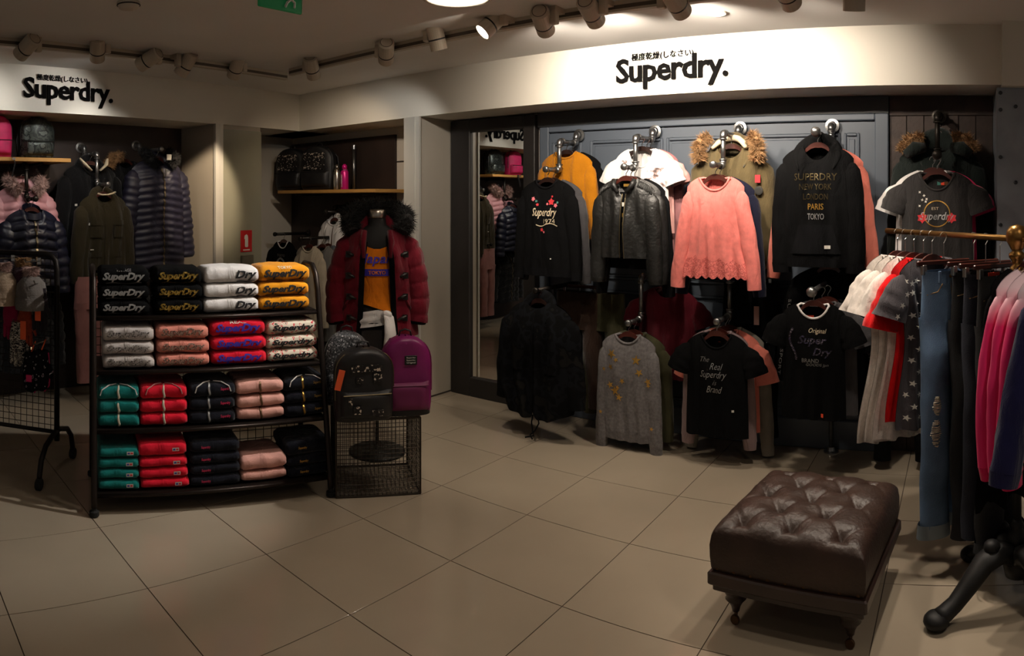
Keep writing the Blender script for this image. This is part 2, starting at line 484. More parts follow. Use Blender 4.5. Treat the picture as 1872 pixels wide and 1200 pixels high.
M_lens_dim = mat('spotlight lens seen from the side', (255, 240, 214), 0.4, emit=(1.0, 0.87, 0.70), estr=2.0)
def track_lamp(frame, x, y, d, dt, target, watts, label, size=1.15, blend=0.5, col=LAMP_COL, lens=None, side=1):
    head_c = frame.at(x, y, d)
    dirv = (target - head_c).normalized()
    t = empty('track_spotlight', head_c, 0, label, 'spotlight', 'white cylinder spotlights on the light tracks')
    q = dirv.to_track_quat('-Z', 'Y').to_matrix().to_4x4()        # local -Z looks along the beam
    r, L = .052, .18
    MB().lathe([(.006, .09), (r * .8, .09), (r, .082), (r, -.024)], 24, mtx=q).build('lamp_body', M_lamp, t, False)
    MB().lathe([(r * 1.012, -.022), (r * 1.012, -.031)], 24, mtx=q).build('band', M_band, t)
    MB().lathe([(r, -.031), (r, -.092), (r * .9, -.092), (r * .86, -.07)], 24, mtx=q, cap=False).build('snout', M_lamp, t)
    MB().lathe([(r * .88, -.078), (1e-4, -.078)], 24, mtx=q, cap=False).build('lens', lens or M_lens_dim, t)
    MB().lathe([(r * .78, .0912), (r * .74, .0925), (r * .70, .0912)], 24, mtx=q, cap=False).build('cap_groove', M_slot, t)
    # gear box and arm up to the track
    k = frame.p(frame.s(x, d) , dt, 0); k.z = 0
    side_v = frame.w * (0.075 * side)
    gb = Vector((head_c.x + side_v.x, head_c.y + side_v.y, 0))
    zt = Z_CH - head_c.z
    B = MB().box((-.02, -.02, -.03), (.02, .02, max(0.05, zt - .03)), Matrix.Translation((side_v.x, side_v.y, 0)) @ Matrix.Rotation(frame.rot, 4, 'Z'), bev=.004)
    B.build('gear_box', M_lamp, t)
    MB().tube([side_v * 1.0, side_v * 0.2], .012, 8).build('pivot', M_lamp, t)
    gap = dt - d
    A = MB()
    A.box((-.018, -.016, -.03), (.018, gap + .016, 0), Matrix.Translation((side_v.x, side_v.y, zt)) @ Matrix.Rotation(frame.rot, 4, 'Z'))
    A.build('track_adapter', M_lamp, t)
    if watts:
        l = bpy.data.lights.new('spotlight_beam', 'SPOT'); l.energy = watts; l.color = col
        l.spot_size = size; l.spot_blend = blend; l.shadow_soft_size = 0.035
        lo = bpy.data.objects.new('spotlight_beam', l); COL.objects.link(lo); lo.parent = t
        lo.matrix_local = Matrix.Translation(dirv * .10) @ dirv.to_track_quat('-Z', 'Y').to_matrix().to_4x4()
    return t
COOL = (1.0, 0.96, 0.90)
WARM = (1.0, 0.78, 0.55)
for a in (
    (570, 122, RW.p(-5.0, 4.2, 1.5), 20, 'dim white spotlight on the track above the corner niche', 1.7, .7, WARM, -1),
    (706, 94, RW.p(-4.75, 4.5, 1.6), 22, 'white spotlight above the burgundy coat, back cap showing', 1.2, .6, COOL, -1),
    (797, 64, RW.p(-2.9, 4.05, 0.3), 46, 'white spotlight tilted towards the mirror', 1.1, .6, LAMP_COL, -1),
    (902, 40, Vector((-1.62, 3.55, 1.12)), 150, 'spotlight with glowing lens aimed out into the shop', .95, .7, COOL, 1),
    (992, 38, RW.p(-2.5, 4.19, 2.2), 48, 'spotlight above the mustard sweater and floral sweatshirt', 1.75, .8, LAMP_COL, 1),
    (1080, 20, RW.p(-2.0, 4.19, 2.25), 85, 'spotlight just before the large shop name', 1.75, .8, LAMP_COL, 1),
    (1235, 2, RW.p(-1.35, 4.19, 2.25), 85, 'spotlight at the top edge beside the small downlight', 1.75, .8, LAMP_COL, -1),
    (1438, -16, RW.p(-.75, 4.19, 2.2), 36, 'spotlight cut by the top edge above the city name hoodie', 1.6, .8, LAMP_COL, -1),
    (1562, -18, RW.p(-.6, 3.85, 0.6), 55, 'spotlight cut by the top edge above the timber recess', 1.5, .6, LAMP_COL, -1),
    (1690, -44, RW.p(.32, 2.95, 1.0), 70, 'spotlight cut by the top edge above the clothes rail', 1.5, .6, LAMP_COL, 1)):
    x, y, tg, wt, lb, sz, bl, cl, sd_ = a
    track_lamp(RW, x, y, 3.2, D_RT, tg, wt, lb, sz, bl, cl, M_lens_glow if 'glowing' in lb else None, sd_)
for a in (
    (50, 85, LW.p(1.45, D_LF, 2.2), 17, 'first white spotlight on the jacket recess track', 1.5, .7, COOL, 1),
    (178, 88, LW.p(2.75, 5.3, 1.6), 20, 'second white spotlight on the jacket recess track, tilted towards the niche', 1.1, .5, COOL, 1),
    (273, 108, LW.p(2.2, D_LF, 2.2), 15, 'third spotlight on the jacket recess track with bright snout', 1.4, .7, COOL, 1),
    (341, 116, LW.p(2.6, 5.3, 1.3), 16, 'fourth spotlight on the jacket recess track', 1.1, .5, WARM, -1),
    (432, 122, LW.p(3.775, 5.40, 1.5), 125, 'last spotlight on the jacket recess track before the corner', .66, .5, WARM, 1)):
    x, y, tg, wt, lb, sz, bl, cl, sd_ = a
    track_lamp(LW, x, y, 4.18, D_LT, tg, wt, lb, sz, bl, cl, None, sd_)

# ================================================================== shop name letters
M_letter = mat('black acrylic letters', (14, 13, 13), 0.9, spec=0.05)
def islands(vs, fs):
    par = list(range(len(vs)))
    def find(a):
        while par[a] != a:
            par[a] = par[par[a]]; a = par[a]
        return a
    for f in fs:
        for k in f[1:]:
            par[find(f[0])] = find(k)
    grp = {}
    for f in fs:
        grp.setdefault(find(f[0]), []).append(f)
    out = []
    for fl_ in grp.values():
        ids = sorted({i for f in fl_ for i in f}); mp = {i: k for k, i in enumerate(ids)}
        out.append(([vs[i] for i in ids], [tuple(mp[i] for i in f) for f in fl_]))
    return out
def shop_sign(frame, s0, s1, d, zc, label):
    t = empty('shop_name_sign', frame.p((s0 + s1) / 2, d, zc), frame.rot, label, 'sign', 'black shop names on the fascias')
    w = s1 - s0
    vs, fs = text_mesh('Superdry.', 0.2, 0.006, 0, 0.0044, 0.94, (w, None))
    zc_ = 0.0
    for v_, f_ in islands(vs, fs):
        MB().add([(x, y - .012, z) for x, y, z in v_], f_).build('letter', M_letter, t)
    vs, fs = text_mesh('極度乾燥(しなさい)', 0.1, 0.004, 0, 0.0004, 1.0, (w * .56, None))
    n = 10; cell = w * .56 / n; cells = {}
    for v_, f_ in islands(vs, fs):
        xm = sum(p[0] for p in v_) / len(v_)
        c = cells.setdefault(int((xm + w * .28) / cell), MB())
        c.add([(x - w * .075, y - .010, z + w * .135) for x, y, z in v_], f_)
    for c in cells.values():
        c.build('character', M_letter, t)
    return t
shop_sign(RW, RW.s(1128, D_RF), RW.s(1332, D_RF), D_RF, 2.478, 'large black shop name on the bright cream fascia')
shop_sign(LW, LW.s(42, D_LF), LW.s(205, D_LF), D_LF, 2.492, 'black shop name on the fascia above the jackets')

# exit sign under the slab
es = empty('exit_sign', (-0.905, 2.658, 2.40), atan2(.177, .118), 'green hanging exit sign with running figure', 'exit sign')
M_exit = mat('exit green', (18, 110, 62), 0.5, emit=lin((20, 120, 66)), estr=0.12)
M_white = mat('white print', (226, 226, 220), 0.6)
MB().box((-.108, -.006, 0), (.108, .006, .145), bev=.003).build('panel', M_exit, es)
MB().box((.108, -.007, 0), (.111, .007, .145)).build('edge', M_ring, es)
fg = MB()
fg.tube([(.045, -.0065, .075), (.05, -.0065, .05), (.03, -.0065, .035), (.02, -.0065, .015)], .006, 6)
fg.tube([(.05, -.0065, .05), (.068, -.0065, .04), (.066, -.0065, .018)], .006, 6)
fg.tube([(.045, -.0065, .078), (.07, -.0065, .062)], .005, 6); fg.tube([(.045, -.0065, .078), (.022, -.0065, .066)], .005, 6)
fg.sphere((.047, -.0065, .096), .009, 10, 6, (1, .3, 1))
fg.build('running_figure', M_white, es)
ar = MB().add([(-.075, -.0068, .055), (-.03, -.0068, .055), (-.03, -.0068, .07), (-.075, -.0068, .07), (-.035, -.0068, .035), (-.005, -.0068, .0625), (-.035, -.0068, .09)], [(0, 1, 2, 3), (4, 5, 6)])
ar.build('arrow', M_white, es)
for x in (-.08, .08):
    MB().tube([(x, 0, .145), (x, 0, .18)], .003, 6).build('hanger_rod', M_ring, es)
# fire extinguisher sign with the little grey box under it
fs_ = LW.at(450, 441, D_LF - .006)
fx = empty('fire_sign', fs_, LW.rot, 'red fire extinguisher sign on the grey green column', 'sign')
M_red = mat('sign red', (196, 30, 34), 0.5)
MB().box((-.068, -.004, -.10), (.068, 0, .10), bev=.0015).build('plate', M_red, fx)
ex = MB(); ex.lathe([(.004, .062), (.016, .05), (.017, .04), (.019, .03), (.019, -.05), (.012, -.056)], 12, c=(0, -.006, 0), mtx=Matrix.Diagonal((1, .12, 1, 1)))
ex.tube([(0, -.006, .06), (-.02, -.006, .05), (-.024, -.006, .02)], .004, 5)
ex.build('extinguisher_symbol', M_white, fx)
MB().box((-.04, -.0055, -.086), (.04, -.004, -.076)).build('caption', M_white, fx)
bx_ = empty('wall_box', LW.at(450, 488, D_LF - .006), LW.rot, 'small grey box on the column under the fire sign', 'box')
MB().box((-.07, -.03, -.02), (.07, 0, .11), bev=.004).build('case', mat('grey green plastic', (104, 100, 86), .5), bx_)
MB().box((-.06, -.033, -.01), (.06, -.03, .10), bev=.002).build('lid', mat('grey green plastic', (104, 100, 86), .5), bx_)

# ================================================================== mirror
mr = empty('wall_mirror', RW.p((-3.985 - 3.115) / 2, D_RW - .01, 0), RW.rot, 'tall dark framed wall mirror beside the beige pilaster', 'mirror')
hw_ = (3.985 - 3.115) / 2
M_glass = mat('mirror silver', (238, 238, 234), 0.01, 1.0)
mx0, mx1 = -3.775 + 3.55, -3.225 + 3.55
MB().box((-hw_, -.07, 0), (mx0, 0, 2.32), bev=.006).build('frame_stile', M_dark, mr)
MB().box((mx1, -.07, 0), (hw_, 0, 2.32), bev=.006).build('frame_stile', M_dark, mr)
MB().box((mx0, -.07, 2.215), (mx1, 0, 2.32), bev=.006).build('frame_rail', M_dark, mr)
MB().box((mx0, -.07, 0), (mx1, 0, .16), bev=.006).build('frame_rail', M_dark, mr)
gl = MB().box((-(mx1 - mx0) / 2, -.004, 0), ((mx1 - mx0) / 2, .004, 2.055)).build('mirror_glass', M_glass, mr)
gl.location = ((mx0 + mx1) / 2, -.03, .16)
gl.rotation_euler = (0, 0, MIRROR_TURN)
# ================================================================== garment library
def nz(x, y=0.0, z=0.0):
    return mnoise.noise(Vector((x, y, z)))
def clampf(v, a, b):
    return a if v < a else b if v > b else v
def lerp_list(pts, x):
    if x <= pts[0][0]: return pts[0][1]
    for (a, va), (b, vb) in zip(pts, pts[1:]):
        if x <= b:
            t = (x - a) / (b - a); t = t * t * (3 - 2 * t)
            return va + (vb - va) * t
    return pts[-1][1]
def cut_up(vs, fs, step=0.022):
    """slice lettering so that it can follow a curved surface"""
    bm = bmesh.new()
    bv = [bm.verts.new(v) for v in vs]
    for f in fs:
        try: bm.faces.new([bv[i] for i in f])
        except ValueError: pass
    for ax in (0, 2):
        lo = min(v[ax] for v in vs); hi = max(v[ax] for v in vs)
        p = lo + step
        while p < hi:
            no = (1, 0, 0) if ax == 0 else (0, 0, 1)
            co = (p, 0, 0) if ax == 0 else (0, 0, p)
            bmesh.ops.bisect_plane(bm, geom=bm.verts[:] + bm.edges[:] + bm.faces[:], dist=1e-6, plane_co=co, plane_no=no)
            p += step
    bm.verts.index_update()
    out = [tuple(v.co) for v in bm.verts], [tuple(v.index for v in f.verts) for f in bm.faces]
    bm.free()
    return out
class Garment:
    """a hanging top: origin at the collar, +x to the viewer's right, -y the front"""
    def __init__(g, name, loc, rz, label, cat, m, L=0.62, sh=0.20, w=None, dep=0.07, neck=0.085, nf=0.07, nb=0.015, slope=0.36,
                 folds=0.010, seed=0, group=None, quilt=None, hem=None, qa=0.016, part='body', opening=0.0, collar_y=0.45):
        g.L, g.sh, g.dep, g.neck, g.nf, g.nb, g.slope, g.folds, g.seed, g.quilt, g.qa, g.hem = L, sh, dep, neck, nf, nb, slope, folds, seed, quilt, qa, hem
        g.cy = collar_y
        g.wl = [(0.0, sh), (0.13, sh)] + [(a * L, b) for a, b in (w or [(0.35, sh * .98), (1.0, sh * 1.02)])]
        g.m = m
        g.root = empty(name, loc, rz, label, cat, group)
        b = MB()
        nu, nv = (27, 72) if quilt else (45, 26)
        for front in (True, False):
            if front and opening:
                for s0 in (-1, 1):
                    def fn(a, v, s0=s0):
                        lim = opening if not callable(opening) else opening(v)
                        u = s0 * (lim + (1 - lim) * a)
                        return g.surf(u, v, True)
                    b.grid(fn, 14, nv)
            else:
                b.grid(lambda a, v: g.surf(2 * a - 1, v, front), nu, nv)
        g.body = b.build(part, m, g.root, True)
    def W(g, z): return lerp_list(g.wl, -z)
    def top(g, x, front):
        ax = abs(x)
        if ax < g.neck:
            return -(g.nf if front else g.nb) * (1 - (ax / g.neck) ** 2.2) ** 0.75
        return -g.slope * (ax - g.neck) - 0.25 * g.slope * (ax - g.neck) ** 2 / max(.05, g.sh) - .028 * (ax / g.sh) ** 7
    def bot(g, u, front):
        z = -g.L
        if g.hem: z += g.hem(u, front)
        return z
    def surf(g, u, v, front):
        xs = u * g.sh; zt = g.top(xs, front); zb = g.bot(u, front)
        z = zt + (zb - zt) * v
        x = u * g.W(z)
        dv = (zt - z)
        e = max(0.0, 1 - abs(u) ** 3.2) ** 0.62
        start = g.cy if abs(xs) < g.neck else 0.10
        rp = start + (1 - start) * (1 - math.exp(-dv / 0.07))
        dd = g.dep * (0.82 + 0.18 * math.exp(-((dv - .2) / .16) ** 2))
        y = dd * e * rp
        k = clampf(dv / 0.18, 0, 1)
        s = g.seed * 7.3 + (0 if front else 31)
        y += g.folds * .9 * k * e * (sin(u * 15 + 3.0 * nz(z * 2.5, s)) * (.25 + .75 * clampf(dv / g.L, 0, 1)) * (.4 + abs(nz(u * 2.3, s, z)))) if not g.quilt else 0.0
        y += g.folds * 1.3 * k * e * (sin(u * 9 + 2.2 * nz(u * 2, z * 3, s)) * nz(u * 1.7 + s, z * 2.2) * 1.6 + nz(u * 4, z * 2 + s) * .8 * (dv / g.L + .3))
        if g.quilt:
            ph = z / g.quilt + (0.55 * abs(u))
            y += g.qa * e * min(1, dv / .05) * (abs(sin(pi * ph)) ** .6 - .6) * (1 + .25 * nz(u * 14, z * 30, s))
        y = max(y, 0.0015)
        return (x, -y if front else y, z)
    def front_y(g, x, z, eps=.003):
        w = g.W(z); u = clampf(x / w, -.98, .98); zt = g.top(u * g.sh, True); zb = g.bot(u, True)
        v = clampf((z - zt) / (zb - zt), 0, 1)
        return g.surf(u, v, True)[1] - eps
    def decal(g, name, vs, fs, x0, z0, m, eps=.0035, parent=None, label=None):
        vs, fs = cut_up(vs, fs)
        o = MB().add([(x + x0, g.front_y(x + x0, z + z0, eps) + y, z + z0) for x, y, z in vs], fs).build(name, m, parent or g.root)
        if label: o['label'] = label
        return o
    def text(g, body, x0, z0, width, m, shear=0.0, bold=0.0, height=None, name='lettering', spacing=1.0):
        vs, fs = text_mesh(body, 0.1, 0, shear, bold, spacing, (width, height))
        return g.decal(name, vs, fs, x0, z0, m)
    def patch(g, name, x0, z0, w, h, m, eps=.004, t=0.0):
        return g.decal(name, [(-w / 2, 0, -h / 2), (w / 2, 0, -h / 2), (w / 2, 0, h / 2), (-w / 2, 0, h / 2)], [(0, 1, 2, 3)], x0, z0, m, eps)
    def strip(g, name, x0, z0, z1, w, m, eps=.006):
        return g.patch(name, x0, (z0 + z1) / 2, w, abs(z0 - z1), m, eps)
    def sleeve(g, side, length=0.55, w0=0.075, w1=0.045, d0=0.05, d1=0.035, out=0.06, bend=0.02, m=None, cuff=None, seed=0, quilt=None, fwd=0.0, puff=0.0, frill=0.0, qs=.2):
        zs = g.top(g.sh, True)
        S = Vector((side * (g.sh - .050), 0.0, zs - 0.004))
        E = S + Vector((side * out, -fwd, -length))
        mid = (S + E) / 2 + Vector((side * bend, 0, 0))
        n, rows = 16, (56 if quilt else 18)
        b = MB()
        def ring(a, v):
            t = v
            p = S * (1 - t) ** 2 + mid * 2 * t * (1 - t) + E * t * t
            tg = ((mid - S) * (1 - t) + (E - mid) * t).normalized()
            ax = Vector((tg.z, 0, -tg.x)); 
            if ax.x * side < 0: ax = -ax
            wv = w0 + (w1 - w0) * t + puff * sin(pi * t); dv = d0 + (d1 - d0) * t + puff * sin(pi * t) * .7
            k = min(1.0, 0.15 + (v * length / .07) ** .6 * .85)
            an = 2 * pi * a
            f = 1 + .16 * nz(t * 6 + seed, cos(an) * 1.3, sin(an) * 1.3 + g.seed) * min(1, t * 4)
            if quilt: f += qs * (abs(sin(pi * t * length / quilt)) ** .55 - .65)
            if frill: f += frill * sin(an * 7) * max(0, t - .5)
            kd = k * (.55 + .45 * min(1, v * length / .14))
            q = p + ax * (cos(an) * wv * k * f) + Vector((0, 1, 0)) * (sin(an) * dv * kd * f)
            return (q.x, q.y, q.z)
        b.grid(ring, n, rows, wrap=True)
        o = b.build('sleeve', m or g.m, g.root, True)
        if cuff:
            cm, cl = cuff
            c = MB()
            def cr(a, v):
                an = 2 * pi * a; tg = (E - mid).normalized(); ax = Vector((tg.z, 0, -tg.x))
                p = E + tg * (-.005 + (cl + .005) * v)
                sc_ = 1.02 - .12 * v
                q = p + ax * (cos(an) * w1 * sc_) + Vector((0, 1, 0)) * (sin(an) * d1 * sc_)
                return (q.x, q.y, q.z)
            c.grid(cr, n, 5, wrap=True); c.build('cuff', cm, o, True)
        g.last_sleeve = (S, mid, E)
        return o
    def sleeves(g, **k):
        k2 = dict(k); seed = k2.pop('seed', 0)
        return [g.sleeve(-1, seed=seed, **k2), g.sleeve(1, seed=seed + 5, **k2)]
    def neckband(g, m, r=.008, name='neckband', h=1.4):
        pts = []
        for i in range(15):
            u = (-1 + 2 * i / 14) * .97 * g.neck; z = g.top(u, True); y = g.surf(u / g.sh, 0.0, True)[1]
            pts.append((u, y, z))
        for i in range(1, 14):
            u = (1 - 2 * i / 14) * .97 * g.neck; z = g.top(u, False); y = g.surf(u / g.sh, 0.0, False)[1]
            pts.append((u, y, z))
        return MB().tube(pts, r, 6, closed=True).build(name, m, g.root, True)
    def hood(g, m, r=.055, spread=.13, drop=.03, back=.05, rise=.045, name='hood', front=.35):
        """hood lying open on the shoulders: a folded cowl, wide at the back and crossing low at the front"""
        def fn(a, v):
            t = pi * (-0.12 + 1.24 * a)                  # from one front edge round the back to the other
            an = 2 * pi * v
            cx = -cos(t) * spread * (.80 + .20 * sin(t)); cy = -.045 + sin(t) * (back + .03)
            cz = rise * .55 * sin(t) - (.030 + drop * 1.3) * (1 - sin(t)) - .004 - .03 * max(0, .12 - min(a, 1 - a)) / .12
            fat = r * min(1, .12 + 5 * a, .12 + 5 * (1 - a)) * (.42 + .34 * max(0, sin(t))) * (1 + .22 * nz(a * 5, cos(an), g.seed))
            tall = fat * (1.0 + .55 * max(0, sin(t)))
            ox = -cos(t) * cos(an) * fat; oy = sin(t) * cos(an) * fat * .8; oz = sin(an) * tall * .8 - abs(cos(an)) * .006
            return (cx + ox, cy + oy, cz + oz)
        b = MB()
        nu, nv = 22, 12
        vs = [fn(i / (nu - 1), j / nv) for i in range(nu) for j in range(nv)]
        fs = [(i * nv + j, i * nv + (j + 1) % nv, (i + 1) * nv + (j + 1) % nv, (i + 1) * nv + j) for i in range(nu - 1) for j in range(nv)]
        fs += [tuple(range(nv)), tuple((nu - 1) * nv + j for j in range(nv - 1, -1, -1))]
        b.add(vs, fs)
        return b.build(name, m, g.root, True)
    def ribhem(g, m, h=.055):
        b = MB()
        for front in (True, False):
            def fn(a, v, front=front):
                u = 2 * a - 1
                x, y, z = g.surf(u, 1.0, front)
                return (x * (1 - .05 * v), y * (1 - .1 * v), z - h * v)
            b.grid(fn, 27, 5)
        return b.build('hem_band', m, g.root, True)
def fur(parent, pts, r, m, n=900, length=.035, seed=1, name='fur_trim'):
    """a tube of tapering tufts following a path"""
    rnd = random.Random(seed); b = MB(); pts = [Vector(p) for p in pts]
    b.tube(pts, [r * (.7 if i in (0, len(pts) - 1) else .92) for i in range(len(pts))], 8)
    m_ = len(pts) - 1
    for _ in range(int(n * 2.4)):
        t = rnd.random() * m_; i = min(int(t), m_ - 1); f = t - i
        c = pts[i].lerp(pts[i + 1], f); tg = (pts[i + 1] - pts[i]).normalized()
        a = tg.orthogonal().normalized(); bb = tg.cross(a); an = rnd.random() * 2 * pi
        o = a * cos(an) + bb * sin(an)
        base = c + o * (r * .8); tip = c + o * (r + length * (.25 + .55 * rnd.random())) + Vector((rnd.uniform(-1, 1), rnd.uniform(-1, 1), rnd.uniform(-1.4, .5))) * (length * .5)
        sd_ = tg.lerp(a, rnd.random()).normalized() * .0028
        b.add([base - sd_, base + sd_, tip], [(0, 1, 2)])
    o = b.build(name, m, parent); return o

# ---------------------------------------------------------------- hangers and pipe arms
M_hang = mat('reddish dark hanger wood', (70, 30, 22), 0.35, vary=0.2, vscale=12, coat=0.3)
M_hangdk = mat('near black hanger wood', (38, 22, 18), 0.35, vary=0.2, vscale=12, coat=0.3)
M_wire = mat('chrome wire', (190, 188, 184), 0.25, 1.0)
def hanger_mesh(half, slope, hook):
    b = MB(); n = 17; vs = []
    for i in range(n):
        t = -1 + 2 * i / (n - 1); x = t * half; a = abs(t)
        z = -slope * max(0, abs(x) - .060) - .016 - .030 * a * a
        z += .034 * max(0, 1 - (x / .075) ** 2)
        hgt = .024 * (1 - a) + .010
        y = -.004 * a * a; th = .006 - .002 * a
        vs += [(x, y - th, z), (x, y + th, z), (x, y + th, z - hgt), (x, y - th, z - hgt)]
    fs = [(0, 1, 2, 3), tuple((n - 1) * 4 + k for k in (3, 2, 1, 0))]
    for i in range(n - 1):
        for k in range(4):
            l = (k + 1) % 4
            fs.append((i * 4 + k, (i + 1) * 4 + k, (i + 1) * 4 + l, i * 4 + l))
    b.add(vs, fs)
    h = MB(); R = .019; zc = hook - R - .003
    pts = [(0, 0, .0), (0, 0, zc - R * 1.6), (.010, 0, zc - R * .9), (R, 0, zc)]
    for i in range(1, 9):
        a = pi * i / 8 * 1.05
        pts.append((R * cos(a), 0, zc + R * sin(a)))
    h.tube(pts, .0028, 5)
    return b.mesh('hanger_arm'), h.mesh('hook')
HANG = {}
def hanger(loc, rz, half, slope, hook, label, m=None, bar_=False):
    key = (round(half, 3), round(slope, 3), round(hook, 3), (m or M_hang).name)
    if key not in HANG:
        a, h = hanger_mesh(half, slope, hook); a.materials.append(m or M_hang); h.materials.append(M_wire)
        HANG[key] = (a, h)
    t = empty('clothes_hanger', loc, rz, label, 'hanger', 'wooden clothes hangers')
    a, h = HANG[key]
    share('hanger_arm', a, t); share('hook', h, t)
    if bar_:
        zb = -slope * (half - .045) - .05
        MB().tube([(-half + .01, 0, zb), (half - .01, 0, zb)], .005, 6).build('trouser_bar', m or M_hang, t)
    return t
HOOK = .085
def hang(frame, s, d, zrod, **k):
    """location for a garment whose hanger hook rides on a rod at zrod"""
    return frame.p(s, d, zrod - HOOK + .012)
M_pipe = mat('galvanised pipe', (150, 150, 150), 0.32, 0.95, vary=0.15, vscale=20)
M_pipedk = mat('blackened pipe', (52, 48, 44), 0.4, 0.8, vary=0.2, vscale=20)
def pipe_arm(frame, s, pts, label, m=None, r=.0155, flange='wall', ball=False, fy=0.0):
    """pts: (d, z) from the wall outwards; flange, pipes, elbows and end cap"""
    m = m or M_pipe
    o = frame.p(s, pts[0][0], 0)
    t = empty('pipe_arm', o, frame.rot, label, 'display arm', 'steel pipe display arms')
    P = [Vector((0, d - pts[0][0], z)) for d, z in pts]
    rx = Matrix.Rotation(pi / 2, 4, 'X')
    if flange == 'wall':
        MB().lathe([(.047, 0), (.047, .008), (.03, .011), (.024, .03), (.018, .032)], 20, c=P[0], mtx=rx).build('flange', m, t, False)
    else:
        MB().lathe([(.05, 0), (.05, .008), (.03, .012), (.024, .035)], 20, c=P[0]).build('flange', m, t, False)
    for a, b in zip(P, P[1:]):
        MB().tube([a, b], r, 12).build('pipe', m, t, True)
    for p, a, b in zip(P[1:-1], P, P[2:]):
        e = MB()
        d1 = (a - p).normalized(); d2 = (b - p).normalized()
        e.tube([p + d1 * .038, p + d1 * .018, p + (d1 + d2) * .004, p + d2 * .018, p + d2 * .038], [r * 1.35, r * 1.35, r * 1.42, r * 1.35, r * 1.35], 12)
        for q, dd in ((p + d1 * .036, d1), (p + d2 * .036, d2)):
            e.tube([q, q + dd * .008], r * 1.6, 12)
        e.build('elbow', m, t, True)
    dd = (P[-1] - P[-2]).normalized()
    c = MB(); c.tube([P[-1] - dd * .016, P[-1] + dd * .004, P[-1] + dd * .010], [r * 1.45, r * 1.45, r * 1.1], 12)
    if ball: c = MB().sphere(P[-1] + dd * .012, .03, 16, 10)
    c.build('end_cap', m, t, True)
    return t
# ================================================================== right wall: pipe arms and the clothes on them
S_A, S_B, S_C, S_D = -2.72, -2.09, -1.455, -0.82
FW = D_RW - .06
Z1, Z2 = 2.072, 1.862
pipe_arm(RW, S_A, [(FW, 2.135), (4.545, 2.135), (4.545, Z1), (4.31, Z1), (4.31, Z2), (4.127, Z2)], 'stepped steel pipe arm holding the mustard and floral tops')
pipe_arm(RW, S_B, [(FW, 2.135), (4.545, 2.135), (4.545, Z1), (4.27, Z1), (4.27, Z2), (4.094, Z2)], 'stepped steel pipe arm holding the leather jackets')
pipe_arm(RW, S_C, [(FW, 2.135), (4.545, 2.135), (4.545, Z1), (4.23, Z1), (4.23, Z2), (4.036, Z2)], 'stepped steel pipe arm holding the lace hem top')
pipe_arm(RW, S_D, [(FW, 2.135), (4.545, 2.135), (4.545, 2.045), (4.05, 2.045)], 'straight steel pipe arm holding the city name hoodie', ball=True)
pipe_arm(RW, S_A, [(FW, 1.12), (4.545, 1.12), (4.545, 1.025), (4.0, 1.025)], 'low pipe arm holding the black camouflage parka', M_pipedk)
pipe_arm(RW, S_B, [(FW, 1.12), (4.36, 1.12), (4.36, .835), (4.155, .835)], 'low dropped pipe arm holding the grey star sweater')
pipe_arm(RW, S_C, [(FW, 1.15), (4.36, 1.15), (4.36, .895), (4.107, .895)], 'low dropped pipe arm holding the handwriting print tee')
pipe_arm(RW, S_D, [(4.545, 0.0), (4.545, 1.125), (3.93, 1.125)], 'floor standing pipe arm holding the glitter print tee', ball=True, flange='floor')
pipe_arm(RW, -.118, [(FW, 2.19), (4.45, 2.19), (4.45, 2.15), (4.20, 2.15), (4.20, 1.91), (4.13, 1.91)], 'dark pipe arm in the timber recess', M_pipedk, ball=True)

BK = fabric('black cotton', (10, 10, 11), sheen=.0); BK2 = fabric('washed black', (16, 16, 18), sheen=0); NV = fabric('navy', (24, 26, 44))
GR = fabric('grey marl', (104, 100, 100), vary=.25, vscale=60)
GRD = fabric('dark grey', (70, 68, 70)); MU = fabric('mustard knit', (178, 112, 18), bump=.5, bscale=120)
PK = fabric('coral pink jersey', (232, 128, 120), vary=.10, vscale=30); PKL = fabric('pale pink', (226, 170, 164))
PKC = fabric('coral', (214, 120, 104)); WH = fabric('white cotton', (228, 224, 222), vary=.04)
OL = fabric('olive', (92, 80, 55)); OLD = fabric('deep olive', (62, 60, 40)); BURG = fabric('burgundy', (92, 22, 34))
MAUVE = fabric('mauve', (150, 104, 106)); BRN = fabric('brown twill', (56, 40, 32))
M_foilG = mat('gold foil', (214, 168, 84), 0.35, 0.8); M_foilS = mat('silver foil', (196, 196, 196), 0.35, 0.7)
M_foilD = mat('dark gloss foil', (96, 84, 60), 0.25, 0.8)
M_prW = mat('white print ink', (220, 216, 206), 0.7); M_prCream = mat('cream embroidery', (206, 190, 160), 0.8)
M_prRed = mat('red print', (204, 44, 52), 0.7); M_prPink = mat('pink print', (220, 110, 120), 0.7); M_prTeal = mat('teal print', (70, 130, 120), .7)
M_prBlue = mat('blue print', (60, 62, 150), .7); M_tagR = mat('orange red swing tag', (236, 78, 44), .6); M_prG = mat('grey print', (120, 118, 116), .7)
FURB = mat('tan fur', (156, 120, 82), 0.95, vary=0.5, vscale=40); FURK = mat('black fur', (20, 18, 18), 0.9, vary=.3, vscale=40)
FURP = mat('rosy beige fur', (170, 140, 132), 0.95, vary=0.4, vscale=40); CREAM = fabric('cream fleece', (216, 200, 170))

